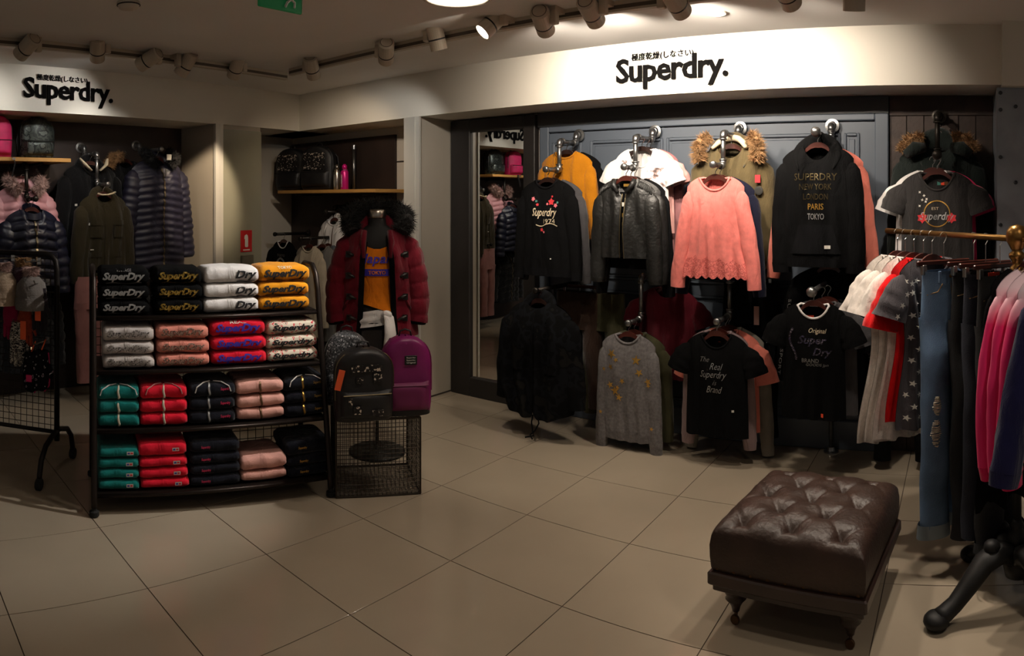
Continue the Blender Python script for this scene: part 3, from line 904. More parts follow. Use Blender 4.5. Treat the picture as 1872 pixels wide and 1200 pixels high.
def star(r, k=.42, n=5, rot=0.0):
    vs = [(0, 0, 0)]
    for i in range(2 * n):
        a = pi / 2 + rot + pi * i / n; q = r if i % 2 == 0 else r * k
        vs.append((q * cos(a), 0, q * sin(a)))
    return vs, [(0, 1 + (i + 1) % (2 * n), 1 + i) for i in range(2 * n)]
def disc(r, n=12, hole=0.0):
    vs = [(r * cos(2 * pi * i / n), 0, r * sin(2 * pi * i / n)) for i in range(n)]
    if not hole: return vs, [tuple(range(n))]
    vs += [(hole * cos(2 * pi * i / n), 0, hole * sin(2 * pi * i / n)) for i in range(n)]
    return vs, [(i, (i + 1) % n, n + (i + 1) % n, n + i) for i in range(n)]
def stroke(pts, w):
    """flat brush stroke along points in the x-z plane"""
    vs, fs = [], []
    for i, (x, z) in enumerate(pts):
        a = pts[max(0, i - 1)]; b = pts[min(len(pts) - 1, i + 1)]
        dx, dz = b[0] - a[0], b[1] - a[1]; l = hypot(dx, dz) or 1
        vs += [(x - dz / l * w, 0, z + dx / l * w), (x + dz / l * w, 0, z - dx / l * w)]
        if i: fs.append((2 * i - 2, 2 * i - 1, 2 * i + 1, 2 * i))
    return vs, fs
def hg(loc, label, half=.19, slope=.36, m=None, frame=RW, turn=0.0):
    return hanger(loc, frame.rot + turn, half, slope, HOOK, label, m)
def tee(frame, s, d, zr, label, short, m, L=.62, sh=.19, seed=0, sleeve=.17, neck=.09, nf=.075, cuffm=None, bandm=None, cat='t-shirt', turn=0.0, hm=None, group=None, **k):
    loc = hang(frame, s, d, zr)
    g = Garment('t_shirt', loc, frame.rot + turn, label, cat, m, L=L, sh=sh, dep=.05, neck=neck, nf=nf, seed=seed, group=group, **k)
    g.sleeves(length=sleeve, w0=.070, w1=.078, d0=.040, d1=.045, out=.105, bend=.022, seed=seed)
    g.neckband(bandm or m, .007)
    hg(loc, 'hanger holding the ' + short, sh * .84, g.slope, hm, frame, turn)
    return g
def jumper(frame, s, d, zr, label, short, m, L=.60, sh=.20, seed=0, sl=.53, neck=.09, nf=.06, cat='sweatshirt', name='sweatshirt', turn=0.0, rib=None, hm=None, out=.075, dep=.06, w0=.068, hanger_=True, group=None, **k):
    loc = hang(frame, s, d, zr)
    k.setdefault('w', [(.3, sh * .93), (1., sh * .97)])
    g = Garment(name, loc, frame.rot + turn, label, cat, m, L=L, sh=sh, dep=dep, neck=neck, nf=nf, seed=seed, group=group, **k)
    g.sleeves(length=sl, w0=w0, w1=.045, d0=.045, d1=.032, out=out, bend=.015, seed=seed, cuff=(rib or m, .05))
    g.neckband(rib or m, .009)
    if rib is not None: g.ribhem(rib)
    if hanger_: hg(loc, 'hanger holding the ' + short, sh * .84, g.slope, hm, frame, turn)
    return g
HD = M_hangdk
# ---- arm A, upper: mustard knit, black knit behind; lower step: floral sweatshirt, grey one behind
jumper(RW, S_A, 4.41, Z1, 'mustard cable knit sweater on the first pipe arm', 'mustard cable knit sweater', MU, L=.58, sh=.215, seed=1, sl=.50, nf=.05, cat='sweater', name='sweater', rib=MU, hm=HD)
jumper(RW, S_A, 4.50, Z1, 'plain black sweater hanging behind the mustard sweater', 'black sweater behind the mustard one', BK, L=.60, sh=.235, seed=2, cat='sweater', name='sweater', hm=HD)
g = jumper(RW, S_A, 4.155, Z2, 'black sweatshirt with floral script print on the first pipe arm', 'floral script sweatshirt', BK, L=.62, sh=.225, seed=3, sl=.56, rib=BK2, hm=HD, out=.06)
g.text('Superdry', .01, -.235, .20, M_prCream, .35, .0012, .075)
g.text('1974', .05, -.290, .085, M_prCream, 0, 0, .032)
v_, f_ = stroke([(-.055 + .013 * i, -.315 - .010 * sin(i * .55)) for i in range(14)], .003); g.decal('lettering', v_, f_, 0, 0, M_prCream)
for x, z, r, mm in ((-.085, -.135, .018, M_prPink), (-.06, -.15, .010, M_prTeal), (-.05, -.175, .012, M_prRed), (.065, -.155, .027, M_prRed), (.035, -.17, .011, M_prPink),
                    (.10, -.18, .017, M_prPink), (.115, -.16, .010, M_prTeal), (.07, -.118, .010, M_prRed), (-.01, -.35, .015, M_prRed), (.01, -.365, .010, M_prPink)):
    v_, f_ = star(r, .62, 5, x * 20); g.decal('embroidered_flower', v_, f_, x, z, mm)
g.patch('size_dot', .06, -.55, .012, .008, M_prW)
jumper(RW, S_A, 4.235, Z2, 'grey sweatshirt half hidden behind the floral sweatshirt', 'grey sweatshirt behind the floral one', GRD, L=.63, sh=.235, seed=4, sl=.58, hm=HD, out=.075)
# ---- arm B, upper: white print tee, pink tee behind, mauve top; lower step: leather jackets
g = tee(RW, S_B, 4.37, Z1, 'white v-neck tee with photo print on the second pipe arm', 'white photo print tee', WH, L=.56, sh=.20, seed=5, nf=.13, neck=.10, hm=HD)
pm = spots_mat('grey rose photo print', (228, 224, 222), [(.5, (228, 224, 222)), (.55, (160, 140, 136)), (.62, (96, 84, 82))], 22)
g.patch('photo_print', .12, -.20, .13, .13, pm); g.patch('photo_print', -.12, -.10, .05, .04, pm)
g2 = tee(RW, S_B, 4.45, Z1, 'pale pink tee behind the white photo print tee', 'pale pink tee', PKL, L=.58, sh=.205, seed=6, hm=HD)
jumper(RW, S_B, 4.51, Z1, 'mauve long sleeved top at the back of the second pipe arm', 'mauve long sleeved top', MAUVE, L=.78, sh=.21, seed=7, sl=.62, cat='top', name='long_sleeved_top', hm=HD)
M_leather = mat('black leather', (30, 30, 29), 0.42, vary=0.25, vscale=14, bump=0.5, bscale=45, spec=0.5)
M_zip = mat('zip metal', (120, 108, 84), 0.35, 0.9)
for d_, lb, sh_, sd_, front in ((4.13, 'black leather biker jacket with ribbed shoulders on the second pipe arm', .205, 8, True), (4.20, 'second black leather jacket behind the front one', .215, 9, False)):
    loc = hang(RW, S_B, d_, Z2)
    g = Garment('leather_jacket', loc, RW.rot, lb, 'jacket', M_leather if front else mat('dark leather', (26, 24, 24), .5, vary=.2, bump=.4, bscale=40), L=.52, sh=sh_, dep=.065, neck=.075, nf=.10, seed=sd_, folds=.016,
                opening=(lambda v: .06 + .05 * v) if front else 0.0)
    g.sleeves(length=.58, w0=.075, w1=.05, d0=.055, d1=.04, out=.055, bend=.02, seed=sd_, cuff=(M_leather, .02))
    hg(loc, 'hanger holding the ' + ('front leather jacket' if front else 'second leather jacket'), .165, .36, M_hang)
    if front:
        inn = MB()
        inn.grid(lambda a, v: ((a - .5) * .16, -.02 - .012 * sin(pi * a), -.09 - .40 * v), 8, 10)
        lin_ = inn.build('lining', BK, g.root, True)
        for sx in (-1, 1):
            pts = []
            for i in range(12):
                v = i / 11; lim = .06 + .05 * v; p = g.surf(sx * lim, v, True); pts.append((p[0], p[1] - .003, p[2]))
            MB().tube(pts, .0035, 5).build('zip_edge', M_zip, g.root)
            for k in range(9):
                xx = sx * (.10 + .011 * k)
                pts = [(xx, g.front_y(xx, g.top(xx, True) - q, .002), g.top(xx, True) - q) for q in (.006, .02, .035, .05)]
                MB().tube(pts, .005, 5).build('shoulder_rib', M_leather, g.root, True)
        MB().tube([(-.075, -.03, -.01), (-.068, -.05, -.045), (-.03, -.062, -.095)], [.016, .018, .012], 8).build('collar', M_leather, g.root, True)
        MB().tube([(.075, -.03, -.01), (.068, -.05, -.045), (.03, -.062, -.095)], [.016, .018, .012], 8).build('collar', M_leather, g.root, True)
        g.patch('brand_label', 0.0, -.045, .04, .018, M_foilG, eps=-.028)
        for k, (zz, c_) in enumerate(((-.17, M_prW), (-.24, M_foilG), (-.30, M_foilG), (-.34, M_prW))):
            MB().box((-.009, -.042, zz - .014), (.009, -.039, zz + .012)).build('swing_tag', c_, g.root)
jumper(RW, S_B, 4.255, Z2, 'plain black jacket behind both leather jackets', 'plain black jacket', BK2, L=.60, sh=.225, seed=10, sl=.64, cat='jacket', name='jacket', hm=HD)
# ---- arm C, upper: olive fur hood parka; lower step: lace hem top, navy top behind
loc = hang(RW, S_C, 4.40, Z1)
g = Garment('parka', loc, RW.rot, 'olive parka with tan fur hood on the third pipe arm', 'jacket', OL, L=.80, sh=.235, dep=.10, neck=.09, nf=.08, seed=11, folds=.018)
g.sleeves(length=.62, w0=.085, w1=.06, d0=.07, d1=.05, out=.075, bend=.03, seed=11, cuff=(OL, .03))
g.hood(OL, r=.075, spread=.155, rise=.05, back=.07)
for sx in (-1, 1):
    fur(g.root, [(sx * .19, -.07, -.10), (sx * .205, -.08, -.035), (sx * .19, -.07, .03), (sx * .14, -.03, .065)], .034, FURB, 900, .036, 11 + sx)
MB().tube([(-.115, -.055, -.015), (-.085, -.02, .022), (-.045, .0, .048), (0, .005, .056), (.045, .0, .048), (.085, -.02, .022), (.115, -.055, -.015)], [.014, .024, .028, .03, .028, .024, .014], 8, flat=.8).build('hood_lining', CREAM, g.root, True)
ps = g.last_sleeve
for k, (c_, dz) in enumerate(((M_prRed, -.12), (mat('dark badge', (40, 38, 34), .7), -.19))):
    p_ = ps[0].lerp(ps[2], -dz / .62)
    if k == 0: MB().box((p_.x - .015, p_.y - .085, p_.z - .03), (p_.x + .02, p_.y - .075, p_.z + .02)).build('sleeve_badge', c_, g.root)
    else: MB().lathe([(.028, 0), (.028, .006), (.018, .008)], 16, c=(p_.x, p_.y - .075, p_.z - .01), mtx=Matrix.Rotation(pi / 2, 4, 'X')).build('sleeve_badge', c_, g.root)
hg(loc, 'hanger holding the olive fur hood parka', .17, .36, M_hang)
loc = hang(RW, S_C, 4.085, Z2)
lace = spots_mat('coral lace', (232, 128, 120), [(.45, (196, 96, 92)), (.56, (232, 132, 124)), (.66, (170, 78, 76))], 70, detail=4)
g = Garment('lace_hem_top', loc, RW.rot, 'coral pink long sleeved top with scalloped lace hem', 'top', PK, L=.60, sh=.185, dep=.05, neck=.10, nf=.085, seed=12, folds=.014,
            w=[(.3, .165), (.7, .18), (1., .225)])
g.sleeves(length=.62, w0=.058, w1=.045, d0=.04, d1=.035, out=.115, bend=.035, seed=12)
g.neckband(PK, .008)
lm = MB()
for front in (True, False):
    def fl_(a, v, front=front):
        u = 2 * a - 1
        zt_ = -.47 - .025 * abs(sin(a * pi * 5)) - .04 * a
        zb_ = -.605 - .02 * abs(sin(a * pi * 9))
        z = zt_ + (zb_ - zt_) * v; w_ = g.W(z) * 1.01; uu = clampf(u, -.99, .99)
        y = g.front_y(uu * w_, max(z, -.6), .004)
        return (u * w_, y if front else -y, z)
    lm.grid(fl_, 61, 6)
lm.build('lace_hem', lace, g.root, True)
g.patch('neck_label', 0, -.035, .04, .02, mat('dark neck label', (60, 40, 36)), eps=-.07)
hg(loc, 'hanger holding the coral lace hem top', .16, .36, M_hang)
jumper(RW, S_C, 4.17, Z2, 'navy sweatshirt behind the coral lace hem top', 'navy sweatshirt', NV, L=.64, sh=.225, seed=13, sl=.60, hm=M_hang, out=.08)
# ---- arm D: hoodie with city names, coral sweatshirt behind, another dark one
loc = hang(RW, S_D, 4.105, 2.045)
g = Garment('hoodie', loc, RW.rot, 'black hoodie printed with city names on the fourth pipe arm', 'hoodie', BK, L=.67, sh=.215, dep=.08, neck=.085, nf=.09, seed=14, folds=.014,
            w=[(.3, .215), (.8, .23), (1., .215)])
g.sleeves(length=.62, w0=.08, w1=.06, d0=.055, d1=.045, out=.055, bend=.03, seed=14, cuff=(BK2, .05))
g.ribhem(BK2, .05)
g.hood(BK, r=.065, spread=.15, rise=.035, back=.06, drop=.035)
for k, (t_, w_, mm) in enumerate((('SUPERDRY', .255, M_foilD), ('NEW YORK', .19, M_foilD), ('LONDON', .145, M_foilD), ('PARIS', .095, M_foilG), ('TOKYO', .10, M_foilS))):
    g.text(t_, 0.0, -.19 - .058 * k, w_, mm, 0, .001, .036 if k else .042)
pk = MB().grid(lambda a, v: (((a - .5) * (.20 + .10 * v)), g.front_y((a - .5) * (.20 + .10 * v), -.47 - .17 * v, .010), -.47 - .17 * v), 14, 8)
pk.build('kangaroo_pocket', BK2, g.root, True)
g.patch('hem_label', .07, -.60, .035, .02, M_prW, eps=.016)
hg(loc, 'hanger holding the city name hoodie', .17, .36, M_hang)
jumper(RW, S_D, 4.26, 2.045, 'coral sweatshirt behind the city name hoodie', 'coral sweatshirt behind the hoodie', PKC, L=.66, sh=.25, seed=15, sl=.66, out=.11, hm=M_hang)
# ---- low arm A: long black camouflage parka, brown trousers behind
CAMO = spots_mat('black camouflage', (12, 12, 13), [(.44, (20, 21, 24)), (.52, (12, 12, 13)), (.60, (26, 25, 24))], 9)
loc = hang(RW, S_A, 4.05, 1.025)
g = Garment('camouflage_parka', loc, RW.rot, 'long black camouflage parka reaching nearly to the floor', 'jacket', CAMO, L=.80, sh=.26, dep=.09, neck=.09, nf=.05, seed=16, folds=.02,
            w=[(.3, .30), (.7, .33), (1., .27)], hem=lambda u, f: .10 * max(0, abs(u) - .45) - (.05 * (1 - min(1, abs(u) * 8)) * -1))
g.sleeves(length=.60, w0=.095, w1=.07, d0=.06, d1=.05, out=.085, bend=.03, seed=16)
g.hood(CAMO, r=.06, spread=.14)
g.strip('zip', 0, -.08, -.74, .012, BK2)
for sx in (-1, 1):
    g.patch('pocket_flap', sx * .14, -.45, .12, .05, CAMO, .010)
dsx = MB()
for sx in (-1, 1):
    dsx.tube([(sx * .02, -.05, -.78), (sx * .03, -.05, -.83), (sx * .01, -.07, -.88), (sx * -.015, -.09, -.905), (sx * .03, -.13, -.914)], .005, 6)
dsx.build('drawstring', BK, g.root)
hg(loc, 'hanger holding the black camouflage parka', .17, .36, HD)
# ---- trousers helper
def trousers(loc, rz, label, m, L=.95, hw=.18, seed=0, spread=.03, ankle=.055, thigh=.085, dep=.045, cat='trousers', name='trousers', cuff=None, group=None, rise=.26, waist=None, fold=.012, stag=0.0):
    t = empty(name, loc, rz, label, cat, group)
    b = MB()
    b.grid(lambda a, v: (cos(2 * pi * a) * hw * (1 + .10 * v) * (1 + .03 * nz(a * 5, v * 2, seed)), sin(2 * pi * a) * dep * (1 + .3 * v), -rise * v), 24, 8, wrap=True)
    b.build('seat', m, t, True)
    MB().grid(lambda a, v: (cos(2 * pi * a) * hw * 1.015, sin(2 * pi * a) * dep * 1.04, .004 - .042 * v), 24, 3, wrap=True).build('waistband', waist or m, t, True)
    for sx in (-1, 1):
        def ring(a, v, sx=sx):
            an = 2 * pi * a; r = thigh + (ankle - thigh) * min(1, v * 1.3)
            f = 1 + .12 * nz(v * 7 + seed, cos(an) * 1.4, sin(an) + sx * 3)
            return (sx * (hw * .52 + spread * v) + cos(an) * r * f, sin(an) * dep * (1.25 - .3 * v) * f + fold * nz(v * 4, seed, sx) + sx * stag * min(1, v * 3), -rise * .8 - (L - rise * .8) * v)
        lg = MB().grid(ring, 16, 22, wrap=True).build('trouser_leg', m, t, True)
        if cuff:
            cm, ch = cuff
            MB().grid(lambda a, v, sx=sx: (sx * (hw * .52 + spread) + cos(2 * pi * a) * ankle * (1.10 + .10 * v), sin(2 * pi * a) * dep * 1.10 + sx * stag, -L + ch - ch * v + .004 * sin(a * 12)), 16, 3, wrap=True).build('turn_up', cm, lg, True)
    return t
def clip_hanger(loc, rz, half, hook, label, m=None):
    t = empty('clip_hanger', loc, rz, label, 'hanger', 'wooden clothes hangers')
    MB().box((-half, -.007, .03), (half, .007, .052), bev=.004).build('hanger_bar', m or M_hang, t)
    R = .019; zc = hook - R - .003
    pts = [(0, 0, .045), (0, 0, zc - R * 1.6), (.010, 0, zc - R * .9), (R, 0, zc)] + [(R * cos(pi * i / 8 * 1.05), 0, zc + R * sin(pi * i / 8 * 1.05)) for i in range(1, 9)]
    MB().tube(pts, .0022, 5).build('hook', M_wire, t)
    for x in (-half * .75, half * .75):
        MB().box((x - .012, -.012, -.012), (x + .012, .012, .034), bev=.003).build('clip', M_wire, t)
    return t
# ---- low arm A, behind the parka
p = RW.p(S_A + .12, 4.40, .98)
trousers(p, RW.rot, 'brown twill trousers half hidden behind the camouflage parka', BRN, L=.82, hw=.19, seed=3)
clip_hanger(p, RW.rot, .17, .06, 'clip hanger holding the brown twill trousers')
# ---- low arm B: grey star sweater, olive jacket, burgundy tee
g = jumper(RW, S_B, 4.165, .835, 'grey sweater scattered with gold stars near the floor', 'grey star sweater', GR, L=.64, sh=.195, seed=21, sl=.64, rib=GR, cat='sweater', name='sweater', hm=M_hang, out=.055, w0=.065)
for x, z, r in ((-.10, -.13, .036), (-.065, -.165, .018), (.08, -.155, .035), (-.105, -.215, .022), (.10, -.235, .028), (-.02, -.30, .022), (-.11, -.335, .026), (-.075, -.37, .036), (-.045, -.41, .028), (-.055, -.345, .018)):
    v_, f_ = star(r, .38, 5, x * 31); g.decal('gold_star', v_, f_, x, z, M_foilG)
for sx, t_, q in ((1, .33, .026), (1, .37, .018), (1, .80, .016), (-1, .25, .016), (-1, .70, .016)):
    S_, m_, E_ = g.last_sleeve; p_ = S_.lerp(E_, t_)
    v_, f_ = star(q, .4, 5, t_ * 9)
    MB().add([(sx * p_.x + a, p_.y - .05 + b, p_.z + c) for a, b, c in v_], f_).build('gold_star', M_foilG, g.root)
g.patch('hem_label', .08, -.62, .012, .014, M_prG)
g = jumper(RW, S_B, 4.25, .835, 'olive jacket with embroidered flowers behind the grey star sweater', 'olive flower sleeve jacket', OLD, L=.66, sh=.225, seed=22, sl=.56, cat='jacket', name='jacket', hm=M_hang, out=.065, w0=.085)
S_, m_, E_ = g.last_sleeve
for k, (t_, mm) in enumerate(((.17, M_prTeal), (.20, M_prRed), (.245, M_prRed), (.275, M_prTeal), (.29, M_prPink))):
    p_ = S_.lerp(E_, t_); v_, f_ = star(.024, .6, 6, k)
    MB().add([(p_.x + a - .012 * (k % 2), p_.y - .062, p_.z + c) for a, b, c in v_], f_).build('embroidered_flower', mm, g.root)
g = tee(RW, S_B + .16, 4.44, 1.12, 'burgundy top at the back above the grey star sweater', 'burgundy top', BURG, L=.62, sh=.22, seed=23, cat='top', hm=M_hang)
trousers(RW.p(S_B - .32, 4.42, .98), RW.rot, 'dark green trousers at the back between parka and star sweater', OLD, L=.86, hw=.16, seed=5)
# ---- low arm C: handwriting tee and friends
g = tee(RW, S_C, 4.115, .895, 'black tee with silver handwriting print near the floor', 'handwriting print tee', BK, L=.63, sh=.20, seed=24, neck=.10, nf=.09, hm=M_hang)
for t_, x_, z_, w_, sz in (('The', -.065, -.155, .055, .03), ('Real', .01, -.195, .085, .04), ('Superdry', -.01, -.25, .17, .055), ('is', .0, -.295, .03, .028), ('Brand', .0, -.335, .10, .04)):
    g.text(t_, x_, z_, w_, M_foilS if sz > .035 else M_prG, .4, -.001, sz)
g.patch('round_sticker', .115, -.46, .014, .014, M_prW); g.patch('neck_label', .02, -.05, .06, .016, M_tagR, eps=-.05)
jumper(RW, S_C - .02, 4.20, .895, 'grey and pink long sleeved top behind the handwriting tee', 'grey and pink long sleeved top', fabric('grey rose', (136, 116, 116)), L=.62, sh=.195, seed=25, sl=.60, hm=M_hang, out=.06, cat='top', name='long_sleeved_top')
g = tee(RW, S_C, 4.28, .895, 'coral tee behind the handwriting print tee', 'coral tee behind the handwriting tee', PKC, L=.64, sh=.225, seed=26, sleeve=.24, hm=M_hang)
jumper(RW, S_C, 4.345, .895, 'pale grey long sleeved sweatshirt at the back of the handwriting tee', 'pale grey long sleeved sweatshirt', fabric('stone grey', (128, 122, 112)), L=.66, sh=.235, seed=27, sl=.66, hm=M_hang, out=.075)
p = RW.p(S_C + .12, 4.46, 1.10)
tr = trousers(p, RW.rot, 'dark jogging trousers with small star behind the coral lace hem top', BK2, L=1.0, hw=.19, seed=9)
v_, f_ = star(.022, .4); MB().add([(a + .13, -.07, c - .36) for a, b, c in v_], f_).build('star_print', M_prG, tr)
MB().box((.04, -.085, -.26), (.075, -.083, -.14)).build('swing_tag', mat('pale pink swing tag', (206, 160, 148), .7), tr)
clip_hanger(p, RW.rot, .17, .06, 'clip hanger holding the dark star jogging trousers')
# ---- low arm D: glitter tee, two tees behind, track top with sleeve lettering
g = tee(RW, S_D, 3.985, 1.125, 'black tee with colourful glitter print and white neckline', 'glitter print tee', BK, L=.66, sh=.185, seed=28, bandm=WH, hm=M_hang, neck=.095, nf=.085)
M_gl = spots_mat('glitter lettering', (60, 56, 66), [(.4, (90, 84, 120)), (.6, (150, 140, 150)), (.75, (56, 50, 60))], 160, .35, .6, kind='vor')
g.text('Original', .03, -.155, .105, M_prCream, .3, 0, .035); g.text('Super', .0, -.21, .17, M_gl, .3, .002, .06); g.text('Dry', .06, -.275, .11, M_gl, .3, .002, .055)
g.text('BRAND', -.01, -.32, .10, M_prG, 0, 0, .022); g.text('GOODS Jpn', .03, -.345, .13, M_prG, .2, 0, .02)
v_, f_ = stroke([(-.115 - .02 * sin(i * .5), -.14 - .018 * i) for i in range(11)], .006); g.decal('lettering', v_, f_, 0, 0, M_gl)
g.patch('neck_label', -.04, -.085, .07, .022, M_tagR, eps=-.045); g.patch('hem_tag', .055, -.635, .014, .022, M_tagR)
tee(RW, S_D + .03, 4.08, 1.125, 'charcoal tee right behind the glitter print tee', 'charcoal tee', GRD, L=.66, sh=.21, seed=29, hm=M_hang)
tee(RW, S_D + .05, 4.16, 1.125, 'washed black tee behind the charcoal tee', 'washed black tee', BK2, L=.68, sh=.225, seed=30, hm=M_hang)
loc = hang(RW, S_D + .02, 4.36, 1.30)
g = Garment('tracksuit_jacket', loc, RW.rot, 'black track top with white lettering down both sleeves', 'track top', BK, L=.85, sh=.25, dep=.06, seed=31)
for sx in (-1, 1):
    g.sleeve(sx, length=.62, w0=.07, w1=.05, d0=.05, d1=.04, out=.10, bend=.02, seed=31)
    S_, m_, E_ = g.last_sleeve
    for off in (0, .03):
      for word, wd_, tc_ in (('SUPERDRY', .27, .38), ('SPORT', .16, .80)):
        vs, fs = text_mesh(word, .05, 0, 0, 0, 1.1, (wd_, .02))
        o = []
        for x, y, z in vs:
            t_ = x / .62 + tc_
            p_ = S_ * (1 - t_) ** 2 + m_ * 2 * t_ * (1 - t_) + E_ * t_ * t_
            o.append((p_.x + z + off - .015, p_.y - .062 + abs(z + off - .015) * .4, p_.z))
        if off == 0 or sx == 1: MB().add(o, fs).build('lettering', M_prG, g.root)
hg(loc, 'hanger holding the black track top', .17, .36, M_hang)

# ---- timber recess: fur hood parka, white and pink tees, circle print tee
s_ = -.118
loc = RW.p(s_, 4.43, 2.0)
GRN = fabric('bottle black green', (34, 40, 38))
g = Garment('parka', loc, RW.rot, 'dark green parka with tan fur trim in the timber recess', 'jacket', GRN, L=.9, sh=.245, dep=.09, neck=.09, nf=.06, seed=32, folds=.016)
g.sleeves(length=.66, w0=.085, w1=.06, d0=.06, d1=.05, out=.07, bend=.03, seed=32)
g.hood(GRN, r=.08, spread=.14, rise=.06, back=.05)
for sx in (-1, 1):
    MB().tube([(sx * .08, -.08, -.03), (sx * .14, -.10, -.035), (sx * .20, -.09, -.075)], [.03, .045, .03], 10).build('hood_flap', GRN, g.root, True)
    fur(g.root, [(sx * .09, -.05, .03), (sx * .15, -.06, .035), (sx * .20, -.06, .005), (sx * .225, -.06, -.055)], .026, FURB, 700, .036, 40 + sx)
hg(loc, 'hanger holding the dark green fur trim parka', .17, .36, HD)
PKH = fabric('hot pink', (226, 60, 110))
tee(RW, s_, 4.34, 1.90, 'hot pink tee behind the circle print tee in the recess', 'hot pink tee in the recess', PKH, L=.6, sh=.235, seed=33, hm=M_hang)
tee(RW, s_ - .03, 4.27, 1.90, 'white tee behind the circle print tee in the recess', 'white tee in the recess', WH, L=.6, sh=.225, seed=34, hm=M_hang)
g = tee(RW, s_, 4.14, 1.885, 'charcoal tee with gold circle and red print in the timber recess', 'circle print tee', fabric('faded black', (48, 46, 46)), L=.66, sh=.21, seed=35, neck=.105, nf=.11, hm=M_hang, sleeve=.16)
v_, f_ = disc(.078, 28, .072); v_ = [v for v in v_]; g.decal('gold_circle', v_, f_, .0, -.245, M_foilG)
for sx in (-1, 1):
    v_, f_ = star(.032, .65, 6); g.decal('rose_print', v_, f_, sx * .085, -.27, M_prRed)
g.text('Superdry', .0, -.265, .20, M_foilS, .3, .0015, .06); g.text('EST', -.01, -.215, .04, M_prCream, 0, 0, .016)
for x, z in ((-.10, -.12), (-.075, -.14), (-.06, -.16), (-.085, -.165), (-.10, -.20), (-.065, -.175)):
    v_, f_ = star(.009, .5, 4, x * 40); g.decal('bird_print', v_, f_, x, z, M_prW)
for k, mm in enumerate((M_prTeal, M_tagR, mat('brown label', (110, 70, 40)))):
    g.patch('neck_label', .01 + .022 * k, -.06, .02, .035, mm, eps=-.05)
# black trousers hanging low in the recess
trousers(RW.p(-.33, 4.30, .86), RW.rot, 'black trousers hanging low beside the timber recess', BK, L=.80, hw=.19, seed=12)
clip_hanger(RW.p(-.33, 4.30, .86), RW.rot, .17, .07, 'clip hanger holding the low black trousers')
pipe_arm(RW, -.33, [(D_RW - .04, .93), (4.2, .93)], 'short low pipe arm beside the timber recess', M_pipedk)
# ================================================================== sloping shelf stand with folded clothes
M_frame = mat('dark bronze steel', (46, 38, 34), 0.4, 0.7, vary=.15, vscale=8)
M_wirem = mat('dark wire mesh', (58, 50, 42), 0.45, 0.7)
M_rub = mat('black rubber', (16, 16, 16), .8)
ST = Vector((-1.5205, 3.423, 0)); SRZ = math.atan2(.746, 1.053)
SEX = Vector((cos(SRZ), sin(SRZ), 0)); SEY = Vector((-sin(SRZ), cos(SRZ), 0))
SL = 1.29
def stand_x(px, b):
    th = (px - 936.0) / F; dv = Vector((sin(th), cos(th), 0)); o = ST + SEY * b
    # o + x*SEX parallel to dv
    return -(o.x * dv.y - o.y * dv.x) / (SEX.x * dv.y - SEX.y * dv.x)
st = empty('shelf_stand', ST, SRZ, 'dark steel sloping shelf stand holding folded clothes', 'display stand')
STOP = 1.26
def yf(z): return .25 * z / STOP
h_ = SL / 2
for sx in (-1, 1):
    x = sx * h_
    fr_ = MB().tube([(x, 0, .045), (x, .012, .10), (x, yf(1.12), 1.12), (x, yf(1.2) + .02, 1.21), (x, yf(1.26) + .07, STOP), (x, .46, STOP), (x, .52, STOP - .03), (x, .54, STOP - .09), (x, .54, .045)], .0165, 10)
    so = fr_.build('side_frame', M_frame, st, True)
    for z in (.107, .42, .72, 1.005):
        MB().tube([(x, yf(z), z - .012), (x, .54, z - .012)], .009, 8).build('side_bar', M_frame, so, True)
    for y in (0.0, .54):
        MB().lathe([(.018, 0), (.026, .006), (.026, .028), (.014, .034), (.012, .05)], 12, c=(x, y, 0)).build('foot', M_rub, st)
SHZ = [1.005, .72, .42, .107]
for z in SHZ:
    sh_ = MB().box((-h_ + .012, yf(z) + .006, z - .012), (h_ - .012, .53, z - .002)).build('shelf', M_frame, st)
    MB().tube([(-h_, yf(z), z - .01), (h_, yf(z), z - .01)], .011, 8).build('front_bar', M_frame, sh_, True)
MB().tube([(-h_, .54, STOP - .04), (h_, .54, STOP - .04)], .010, 8).build('top_bar', M_frame, st, True)
bk = MB(); k = 0
while -h_ + .05 * k < h_:
    x = -h_ + .05 * k; bk.tube([(x, .543, .08), (x, .543, 1.21)], .0022, 4); k += 1
for k in range(23):
    bk.tube([(-h_, .545, .08 + .05 * k), (h_, .545, .08 + .05 * k)], .0022, 4)
tag(bk.build('wire_back', M_wirem, st), kind='stuff')
def folded_geo(w, d, h, seed, nose=3.8):
    def fn(a, v):
        an = 2 * pi * a; t = 2 * v - 1
        end = max(0.0, 1 - abs(t) ** 14) ** .5
        c, s = cos(an), sin(an); e = 2 / nose
        y = d / 2 * math.copysign(abs(c) ** e, c); z = h / 2 * math.copysign(abs(s) ** e, s)
        x = t * w / 2 * (1 - .02 * abs(nz(an, seed)))
        z *= .74 + .26 * end; y *= (.97 + .03 * end)
        z += .006 * nz(x * 9, y * 7, seed * 3.1) + .004 * nz(x * 25, seed, an)
        y += .006 * nz(x * 11, seed * 2.0, z * 30)
        z -= .06 * h * (abs(t) ** 4) * (1 if s > 0 else .3)
        return (x, y, z + h / 2)
    b = MB().grid(fn, 26, 17, wrap=True)
    n = 26
    b.f.append(tuple(range(n - 1, -1, -1))); b.f.append(tuple(16 * n + i for i in range(n)))
    return b
def nose_y(z, d, h, nose=3.8):
    q = clampf(abs(2 * (z - h / 2) / h), 0, .97)
    return -d / 2 * (1 - q ** nose) ** (1 / nose)
ORD = {1: ['single'], 2: ['upper', 'lower'], 3: ['top', 'middle', 'bottom'], 4: ['topmost', 'second from top', 'third from top', 'bottom']}
